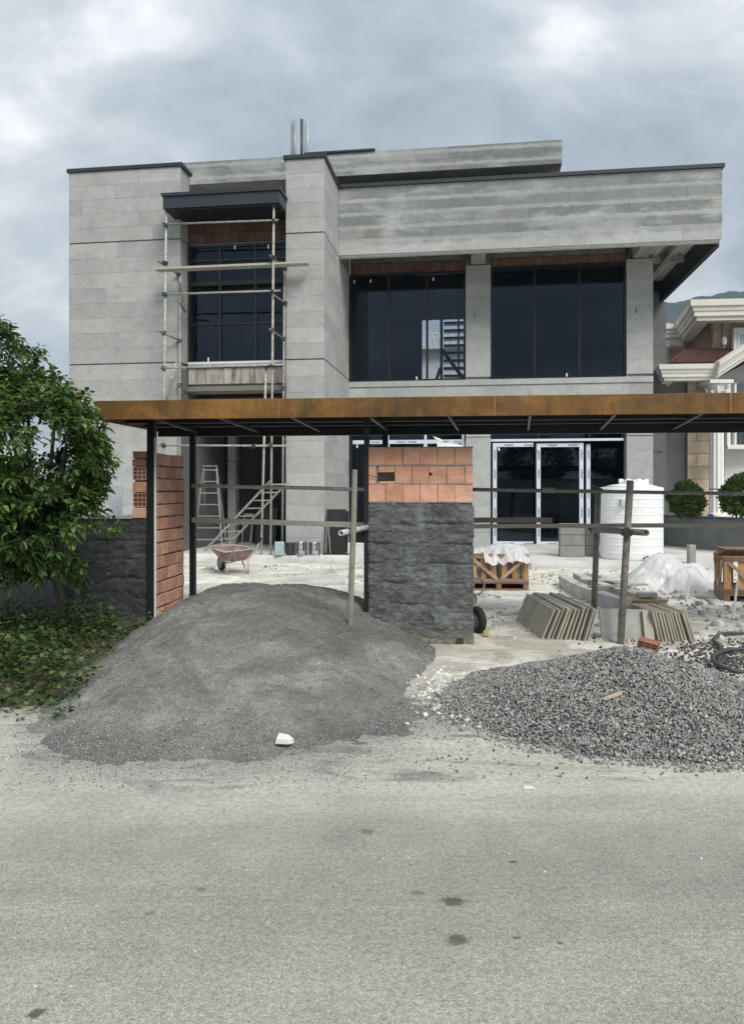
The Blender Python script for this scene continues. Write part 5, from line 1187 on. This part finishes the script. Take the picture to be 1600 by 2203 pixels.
def beam(a, b, wd, h, label, sag=.0):
    a, b = Vector(a), Vector(b); d_ = b - a; s_ = Vector((-d_.y, d_.x, 0)).normalized(); m = MB(); k = 8; vs = []
    for i in range(k + 1):
        c = a.lerp(b, i / k) + s_ * sag * math.sin(math.pi * i / k)
        vs += [c - s_ * wd / 2, c + s_ * wd / 2, c + s_ * wd / 2 + Vector((0, 0, h)), c - s_ * wd / 2 + Vector((0, 0, h))]
    fs = [(3, 2, 1, 0), tuple(k * 4 + j for j in (0, 1, 2, 3))]
    for i in range(k):
        for j in range(4): fs.append((i*4+j, i*4+(j+1)%4, i*4+4+(j+1)%4, i*4+4+j))
    m.add(vs, fs); return tag(m.build('kerb_piece', MKERB), label, 'kerb stone')
g0 = lambda x, d_, z=.012: Vector(((x - 800) / F * d_, d_, z))
beam(g0(1212, 12.2), g0(1345, 9.6), .16, .19, 'long curved kerb stone lying nearest the standing slabs', -.10)
beam(g0(1242, 12.3), g0(1378, 9.9), .16, .22, 'second long curved kerb stone behind the nearest one', -.10)
beam(g0(1296, 13.2, .03), g0(1352, 11.3, .16), .30, .04, 'pale flat kerb slab sloping behind the curved stones', .04)
beam(g0(1262, 13.6, .03), g0(1300, 12.4, .12), .10, .05, 'narrow pale strip propped by the terrace edge')
# loose boards dropped among the stones
for i, (x, d_, z_, L, an, lab) in enumerate(((1330, 10.6, .245, 1.1, .5, 'long thin board lying across the curved kerb stones'), (1300, 11.2, .25, .7, -.25, 'short board lying crosswise behind the curved kerb stones'), (1450, 9.3, .03, .8, .12, 'board lying on the ground right of the yellowish slab pile'), (1500, 8.9, .025, .5, -.5, 'short plank on the ground before the white stake'), (1105, 9.6, .03, .55, .9, 'splintered plank on the ground before the plastic-covered crate'))):
    q = g0(x, d_, z_); v_ = Vector((math.cos(an), math.sin(an), random.uniform(-.03, .03))) * L / 2
    tag(MB().bar(q - v_, q + v_, .09, .022).build('loose_board', MRAIL if i % 2 else MPLANK), lab, 'board')
# a hand cart half hidden by the pillar
hc = thing('hand_cart', 'old hand cart with rubber wheel half hidden behind the gate pillar', 'cart', (*at(1026, 1048, 8.35)[:2], .0), R(25))
wo_ = MB(); wo_.tube([(0, .115 * math.cos(t), .155 + .115 * math.sin(t)) for t in np.linspace(0, 2 * math.pi, 29)[:-1]], .045, 10, closed=True); who2 = wo_.build('wheel', MTYRE, hc, True)
MB().tube([(-.03, 0, .155), (.03, 0, .155)], .085, 16).build('rim', MPIPE_D, who2, True)
MB().tube([(-.06, .02, .15), (-.07, .05, .35), (-.05, .0, .45)], .016, 8).build('frame', MPIPE_D, hc, True)
MB().tube([(-.05 + .095 * math.cos(t) + .06, .02, .535 + .095 * math.sin(t)) for t in np.linspace(0, 2 * math.pi, 25)[:-1]], .014, 8, closed=True).build('handle_ring', MPIPE_D, hc, True)
MB().tube([(-.05 + .035 * math.cos(t), .0, .395 + .05 * math.sin(t)) for t in np.linspace(-1.6, 1.6, 12)], .015, 8).build('hook', MPIPE_D, hc, True)
q = at(1046, 1048, 8.1); tag(MB().slab((q.x - .03, q.y, .02), (.06, .01, 0), (0, 0, .05), (0, .06, 0), .008).build('yellow_block', simple('yellow_foam', (.48, .36, .07), .9, .2, 20)), 'small yellow block on the ground by the cart wheel', 'block')
# hoses at the right edge, stakes
def bez(pts, k=10):
    P = [Vector(p) for p in pts]; out = []
    for i in range(len(P) - 1):
        p0, p1, p2, p3 = P[max(i-1, 0)], P[i], P[i+1], P[min(i+2, len(P)-1)]
        for j in range(k):
            t = j / k; out.append(.5 * ((2*p1) + (p2-p0)*t + (2*p0-5*p1+4*p2-p3)*t*t + (3*p1-p0-3*p2+p3)*t**3))
    return out + [P[-1]]
def gp(x, y, z=.03): d_ = (EYE - z) * F / (y - HOR); return Vector(((x - 800) / F * d_, d_, z))
tag(MB().tube(bez([gp(1680, 1362), gp(1600, 1363), gp(1555, 1364, .05), gp(1535, 1376, .06), gp(1548, 1392), gp(1552, 1406), gp(1545, 1425), gp(1560, 1455), gp(1600, 1484), gp(1660, 1500)]), .021, 8).build('hose', MHOSE, None, True), 'rear loop of dark rubber hose on the yard by the gravel', 'hose')
tag(MB().tube(bez([gp(1680, 1396), gp(1600, 1397), gp(1560, 1400, .06), gp(1535, 1412, .08), gp(1540, 1428, .07), gp(1570, 1440, .05), gp(1600, 1446), gp(1680, 1452)]), .021, 8).build('hose', MHOSE, None, True), 'front grey loop of rubber hose crossing over the other', 'hose')
a = gp(1576, 1338, .0); b = at(1586, 1250, a.y + .05); tag(MB().bar(a, b, .022, .022).build('marker_stake', MWHITEP), 'white stake leaning before the right crate', 'stake')
a = gp(1476, 1297, .0); b = at(1484, 1236, a.y + .05); tag(MB().bar(a, b, .022, .022).build('marker_stake', MWHITEP), 'white stake standing before the heaped plastic sheet', 'stake')
# steps of pale concrete lying in the yard
for (x0, x1, y0_, y1_, lab) in ((600, 742, 1256, 1240, 'thin pale concrete strip on the yard behind the sand heap'), (425, 462, 1228, 1218, 'short concrete ledge on the yard by the wheelbarrow')):
    a, b, c, e = gp(x0, y0_, .05), gp(x1, y0_, .05), gp(x1, y1_, .05), gp(x0 + 25, y1_, .05)
    m = MB(); tp = [Vector(p) for p in (a, b, c, e)]; m.add([p + Vector((0, 0, .01)) for p in tp] + [p - Vector((0, 0, .06)) for p in tp], [(0, 1, 2, 3), (7, 6, 5, 4)] + [(i, i + 4, (i + 1) % 4 + 4, (i + 1) % 4) for i in range(4)]); tag(m.build('concrete_strip', MTERR), lab, 'concrete slab')

# ------------------------------------------------------------------ planter, clipped thuja, neighbouring villa
A, B = at(1424, 1048, 19.0), at(1660, 1048, 15.9)
pt_ = thing('planter_wall', 'low grey stone-faced planter wall before the cream villa', 'wall', (A.x, A.y, .165), math.atan2(B.y - A.y, B.x - A.x)); PL = (B - A).length
MB().box(.0, PL, .03, .9, 0, .76).build('planter_core', MJOINT, pt_)
x = 0
while x < PL - .1: ww = min(random.choice([.62, .62, .9]), PL - x); MB().slab((x + .003, 0, 0), (ww - .006, 0, 0), (0, 0, .74), (0, .03, 0), .003).build('stone_panel', MPLANTER, pt_); x += ww
MB().slab((-.02, -.02, .761), (PL, 0, 0), (0, 0, .03), (0, .3, 0), .004).build('coping', MPLANTER, pt_)
def thuja(x, y, d_, wpx, hpx, label):
    c = at(x, y, d_); t = thing('thuja_bush', label, 'bush', (c.x, c.y, .90), 0, 'clipped thuja in the planter'); rw, rh = wpx / F * d_ / 2, hpx / F * d_ / 2; cz = c.z - .90
    n_ = 4200; v = rng.normal(size=(n_, 3)); v /= np.linalg.norm(v, axis=1)[:, None]; r = rng.uniform(.55, 1, n_) ** .5
    P = np.stack([v[:, 0] * rw * r, v[:, 1] * rw * r, cz + v[:, 2] * rh * r], -1); k_ = 1 + .22 * np.sin(v[:, 0] * 5 + x) * np.cos(v[:, 2] * 6 + x) + .10 * np.sin(v[:, 1] * 9); P[:, :2] *= (k_ * (1.06 - .18 * v[:, 2]))[:, None]; P[:, 2] = cz + (P[:, 2] - cz) * (1 + .10 * np.sin(P[:, 0] * 31)); D_ = v * .6 + np.array([0, 0, .75]) + rng.normal(scale=.3, size=(n_, 3)); L_ = rng.uniform(.06, .15, n_)
    leaves('foliage', P, D_, L_, L_ * .30, MTHUJA, t, droop=.05, fold=.6)
    MB().tube([(0, 0, -.05), (0, 0, cz)], .04, 7).build('stem', MTRUNK, t, True)
thuja(1476, 1076, 17.9, 62, 72, 'left clipped green thuja bush on the planter wall'); thuja(1594, 1068, 16.7, 70, 86, 'right clipped green thuja bush cut by the picture edge')
q = at(1529, 1108, 17.2); tag(MB().lathe([(.02, 0), (.06, .02), (.055, .05), (.015, .08)], 10, (q.x, q.y, .955)).build('blue_rag', simple('blue_plastic', (.05, .10, .32), .5, .2, 20, rnd=0)), 'small blue plastic scrap on the planter edge', 'scrap')

D2 = 22.0
villa = thing('villa', 'cream neighbouring villa with white mouldings and dark red roofs', 'house', (*at(1500, 1048, D2)[:2], 0))
vo = Vector(villa.location); L_v = lambda x, y, d_: at(x, y, d_) - vo
def vp(x, d_, z): p = at(x, 1048, d_) - vo; return Vector((p.x, p.y, z))
CORN = [(0, 0), (.36, .0), (.37, .10), (.43, .12), (.44, .24), (.47, .26), (.49, .36), (.54, .39), (.56, .56), (0, .56)]
def corn(path, k, z, name='cornice', mat=MCREAM): return MB().sweep([Vector((p.x, p.y, z)) for p in path], [(o * k, u * k) for o, u in CORN]).build(name, mat, villa)
# upper cornice: eaves around a bay; wall below it stands back
zt = EYE + (HOR - 644) / F * D2
up_path = [vp(1400, 25.9, 0), vp(1486, 25.6, 0), vp(1522, D2 + .55, 0), vp(1800, D2 + .2, 0)]
corn(up_path, 1.05, zt - .58)
wall_path = [vp(1400, 26.1, 0), vp(1488, 25.5, 0), vp(1533, 22.95, 0), vp(1800, 22.65, 0)]
def wall_run(path, z0, z1, mat, name, rows=None, proud=0):
    for a, b in zip(path[:-1], path[1:]):
        m = MB(); s_ = (b - a).normalized(); nrm = Vector((-s_.y, s_.x, 0))
        m.slab(a + Vector((0, 0, z0)), b - a, (0, 0, z1 - z0), nrm * .3, .002); wl = m.build(name, mat, villa)
        if rows:
            L = (b - a).length
            for i in range(rows):
                za, zb = z0 + (z1 - z0) * i / rows, z0 + (z1 - z0) * (i + 1) / rows; x = random.uniform(.3, .9) if i % 2 else 0; x0_ = 0
                cuts = [0] + list(np.arange(.25 + .3 * (i % 2), L - .2, .85)) + [L]
                for c0, c1 in zip(cuts[:-1], cuts[1:]):
                    if c1 - c0 < .05: continue
                    MB().slab(a + s_ * (c0 + .006) - nrm * .02 + Vector((0, 0, za + .006)), s_ * (c1 - c0 - .012), (0, 0, zb - za - .012), nrm * .02, .008).build('stone_course', MBEIGE, wl)
wall_run(wall_path, 4.9, zt - .2, MBEDDING, 'upper_wall', 4)
wall_run([vp(1420, 26, 0), vp(1476, 25.4, 0)], 4.9, zt - .3, MBEIGE, 'upper_wall')
so_ = MB(); sop = [p + Vector((0, .02, zt - .30)) for p in up_path] + [p + Vector((0, 3, zt - .30)) for p in reversed(up_path)]
so_.add(sop, [tuple(range(len(sop)))]); so_.build('eaves_soffit', MCREAM, villa)
MB().add([vp(1400, 25.4, zt), vp(1462, 25.1, zt), vp(1506, D2 + .7, zt), vp(1800, D2 + .4, zt), vp(1800, 27, zt + 1.5), vp(1560, 27, zt + .02), vp(1400, 28, zt)], [(0, 1, 5, 6), (1, 2, 5), (2, 3, 4, 5)]).build('upper_roof', MTILE, villa)
# small cornice and pilaster of the loggia at the left
MB().sweep([vp(1425, 24.9, 5.35 + .95), vp(1465, 24.9, 6.3)], [(0, 0), (.14, .05), (.16, .22), (0, .22)]).build('loggia_cornice', MCREAM, villa)
MB().lathe([(.16, 0), (.10, .06), (.09, 1.25), (.14, 1.3), (.18, 1.42)], 14, tuple(vp(1434, 24.7, 4.95))).build('loggia_column', MWHITE, villa, True)
# upper window and wall lamp
wf = MB().box(-.0, 1.3, -.06, .1, 5.15, 6.50).build('window', MWHITE, villa); wp = vp(1574, 22.70, 0); wf.location = (wp.x, wp.y - .05, 0)
MB().add([(.17, -.065, 5.2), (1.2, -.065, 5.2), (1.2, -.065, 6.30), (.17, -.065, 6.30)], [(0, 1, 2, 3)]).build('pane', simple('pale_pane', (.42, .50, .55), .15, .1, 1, 0, rnd=0), wf)
MB().box(.11, .17, -.08, -.06, 5.15, 6.36).build('inner_frame', MWHITE, wf)
lp = vp(1553, 22.78, 5.95); ls = MB().lathe([(.02, .0), (.07, .05), (.085, .2), (.05, .28), (.02, .30)], 8, (lp.x, lp.y - .12, lp.z)).build('wall_lamp', MWHITE, villa); MB().bar((lp.x, lp.y - .12, lp.z - .04), (lp.x, lp.y + .15, lp.z - .02), .03, .03).build('bracket', MWHITE, ls)
# lower hipped roof with tiles, cornice and gable over the porch
zr0 = EYE + (HOR - 781) / F * 21.3; zr1 = EYE + (HOR - 752) / F * 22.8
ra, rb_, rc, rd = vp(1440, 21.4, zr0), vp(1680, 21.2, zr0), vp(1680, 22.9, zr1), vp(1474, 22.9, zr1)
rl_ = vp(1424, 24.6, zr0); rl2 = vp(1460, 25.2, zr1)
lr = MB().add([ra, rb_, rc, rd, rl_, rl2], [(0, 1, 2, 3), (4, 0, 3, 5)]).build('lower_roof', MTILE, villa)
nb = 34
for i in range(nb):
    t = (i + .5) / nb; p0, p1 = ra.lerp(rb_, t), rd.lerp(rc, t); MB().tube([p0 + Vector((0, -.01, .02)), p1 + Vector((0, 0, .02))], .045, 5).build('roof_tile', MTILE, lr)
MB().tube([rd, rc], .06, 6).build('ridge_tile', MTILE, lr); MB().tube([ra, rd], .05, 6).build('ridge_tile', MTILE, lr)
corn([vp(1418, 25.2, 0), vp(1448, 21.75, 0), vp(1536, 21.65, 0)], .80, zr0 - .47)
gb = MB(); prof2 = [(o * .8, u * .8) for o, u in CORN]
gs, ge = vp(1532, 21.4, zr0 - .45), vp(1680, 20.9, zr0 + .72); nrm = Vector((0, -1, 0)); vs = []
for p in (gs, ge):
    for o_, u_ in prof2: vs.append(p + nrm * o_ + Vector((0, 0, u_)))
k = len(prof2); gb.add(vs, [tuple(range(k)), tuple(range(2 * k - 1, k - 1, -1))] + [(i, (i + 1) % k, (i + 1) % k + k, i + k)[::-1] for i in range(k)]); gb.build('gable_cornice', MCREAM, villa)
# porch walls, column and window below
wall_run([vp(1400, 23.3, 0), vp(1479, 22.6, 0)], .0, zr0 - .3, MGREYR, 'side_wall')
bw = [vp(1478, 22.1, 0), vp(1529, 22.0, 0)]; wall_run(bw, .0, zr0 - .3, MBEDDING, 'stone_wall', 13)
wm = MB(); wa, wb_ = vp(1529, 22.02, 0), vp(1700, 21.8, 0)
wt = [wa, wb_, wb_ + Vector((0, 0, zr0 + .72)), wa + Vector((0, 0, zr0 - .40))]; wm.add(wt + [p + Vector((0, .3, 0)) for p in wt], [(0, 1, 2, 3), (7, 6, 5, 4)] + [(i, i + 4, (i + 1) % 4 + 4, (i + 1) % 4) for i in range(4)]); wm.build('white_wall', MWHITE, villa)
cc = vp(1541, 21.35, 0); col_ = MB(); n_ = 40; pr_ = []
for z in (.9, 4.12):
    for i in range(n_):
        a = 2 * math.pi * i / n_; r = (.205 if i % 4 < 2 else .185) * (1 if z < 2 else .9); pr_.append((cc.x + r * math.cos(a), cc.y + r * math.sin(a), z))
col_.add(pr_, [(i, (i + 1) % n_, n_ + (i + 1) % n_, n_ + i) for i in range(n_)]); co = col_.build('porch_column', MWHITE, villa)
MB().lathe([(.20, 0), (.24, .04), (.20, .08), (.19, .12), (.21, .30), (.28, .46), (.30, .50)], 18, (cc.x, cc.y, 4.10)).build('capital', MWHITE, co, True)
MB().box(cc.x - .33, cc.x + .33, cc.y - .33, cc.y + .33, 4.60, 4.70).build('abacus', MWHITE, co)
for i in range(10):
    a = 2 * math.pi * i / 10; P0 = Vector((cc.x + .2 * math.cos(a), cc.y + .2 * math.sin(a), 4.18)); P1 = Vector((cc.x + .27 * math.cos(a), cc.y + .27 * math.sin(a), 4.40)); P2 = Vector((cc.x + .33 * math.cos(a), cc.y + .33 * math.sin(a), 4.38 + .14 * (i % 2)))
    MB().tube([P0, P1, P2], [.05, .05, .02], 5).build('acanthus', MWHITE, co, True)
MB().lathe([(.30, 0), (.30, .1), (.24, .14), (.26, .2), (.21, .26)], 18, (cc.x, cc.y, .66)).build('column_base', MWHITE, co, True)
sd = MB().box(.0, 1.6, -.16, .1, 0, .12).build('window_sill', MWHITE, villa); sp_ = vp(1556, 21.6, EYE + (HOR - 962) / F * 21.4); sd.location = sp_ - Vector((0, .1, .05))
MB().box(.02, .12, -.08, .1, .121, 1.9).build('window_frame', MWHITE, sd); MB().box(.25, .30, -.06, .1, .121, 1.9).build('window_frame', MWHITE, sd)
MB().add([(.30, -.03, .121), (1.6, -.03, .121), (1.6, -.03, 1.9), (.30, -.03, 1.9)], [(0, 1, 2, 3)]).build('pane', simple('villa_pane', (.10, .12, .13), .12, .1, 1, 0, rnd=0), sd)
for i in range(6): MB().tube([(.34 + i * .1, -.10, .13), (.34 + i * .1, -.10, .9)], .01, 5).build('grille_bar', MBLACK, sd)
MB().tube([vp(1556, 21.3, 0), vp(1556, 21.3, 3.3)], .03, 6).build('downpipe', MBLACK, villa)
tag(MB().tube([at(1526, 1052, 20.5), at(1560, 1052, 20.5)], .02, 6).build('railing_bar', MBLACK), 'short black rail before the villa column', 'railing')
# pale building behind the house, glimpsed through its upper window
bo = hw(2.2, 20, 0); bh = thing('rear_building', 'pale building with balustrade glimpsed through the first-floor window', 'building', bo, -HA)
MB().box(-5, 5, 0, 3, 0, 8.3).build('wall', MWHITE, bh); MB().box(-5, 5, -.5, 0, 8.3, 8.44).build('balcony_slab', MWHITE, bh); MB().box(-5, 5, -.5, -.38, 8.98, 9.08).build('balustrade_rail', MWHITE, bh)
for i in range(34): MB().lathe([(.05, 0), (.035, .06), (.085, .2), (.05, .4), (.06, .54)], 8, (-4.9 + i * .29, -.44, 8.44)).build('baluster', MWHITE, bh, True)

# the other side of the street, out of view, added to darken the door reflections
fw_ = thing('street_wall', 'pale wall added out of view across the street to darken the door reflections', 'wall', (0, -9.4, 0))
MB().box(-22, 22, -.25, 0, -.05, 2.1).build('wall_face', MGREYR, fw_); MB().box(-22, 22, -.3, .05, 2.102, 2.18).build('coping', MCONC, fw_)
for i, (x, h_, lab) in enumerate(((-7, 3.2, 'leftmost'), (-2.2, 3.8, 'second'), (2.6, 3.4, 'third'), (7.5, 4.0, 'rightmost'))):
    t = thing('street_tree', lab + ' dark tree added out of view across the street to darken the door reflections', 'tree', (x, -11.2, 0), 0, 'trees across the street')
    n_ = 2600; v = rng.normal(size=(n_, 3)); v /= np.linalg.norm(v, axis=1)[:, None]; q_ = rng.uniform(.4, 1, n_) ** .5
    P = np.stack([v[:, 0] * 2.2 * q_, v[:, 1] * 1.6 * q_, h_ + v[:, 2] * 1.5 * q_], -1); L_ = rng.uniform(.2, .4, n_)
    leaves('crown', P, v + np.array([0, 0, .3]), L_, L_ * .5, MLEAF, t, tint=rng.uniform(0, .8, n_)); MB().tube([(0, 0, -.05), (.1, 0, h_)], [.14, .08], 8).build('trunk', MTRUNK, t, True)

# ------------------------------------------------------------------ humid air between here and the hills
def m_haze():
    m = bpy.data.materials.new('haze'); m.use_nodes = True; t = m.node_tree; t.nodes.clear()
    o = t.nodes.new('ShaderNodeOutputMaterial'); v = t.nodes.new('ShaderNodeVolumePrincipled')
    v.inputs['Color'].default_value = (.62, .80, 1.0, 1); v.inputs['Density'].default_value = .0004; v.inputs['Anisotropy'].default_value = 0.0
    t.links.new(v.outputs[0], o.inputs['Volume']); return m
stuff(MB().box(-650, 790, -650, 790, -4.5, 215).build('haze', m_haze()))
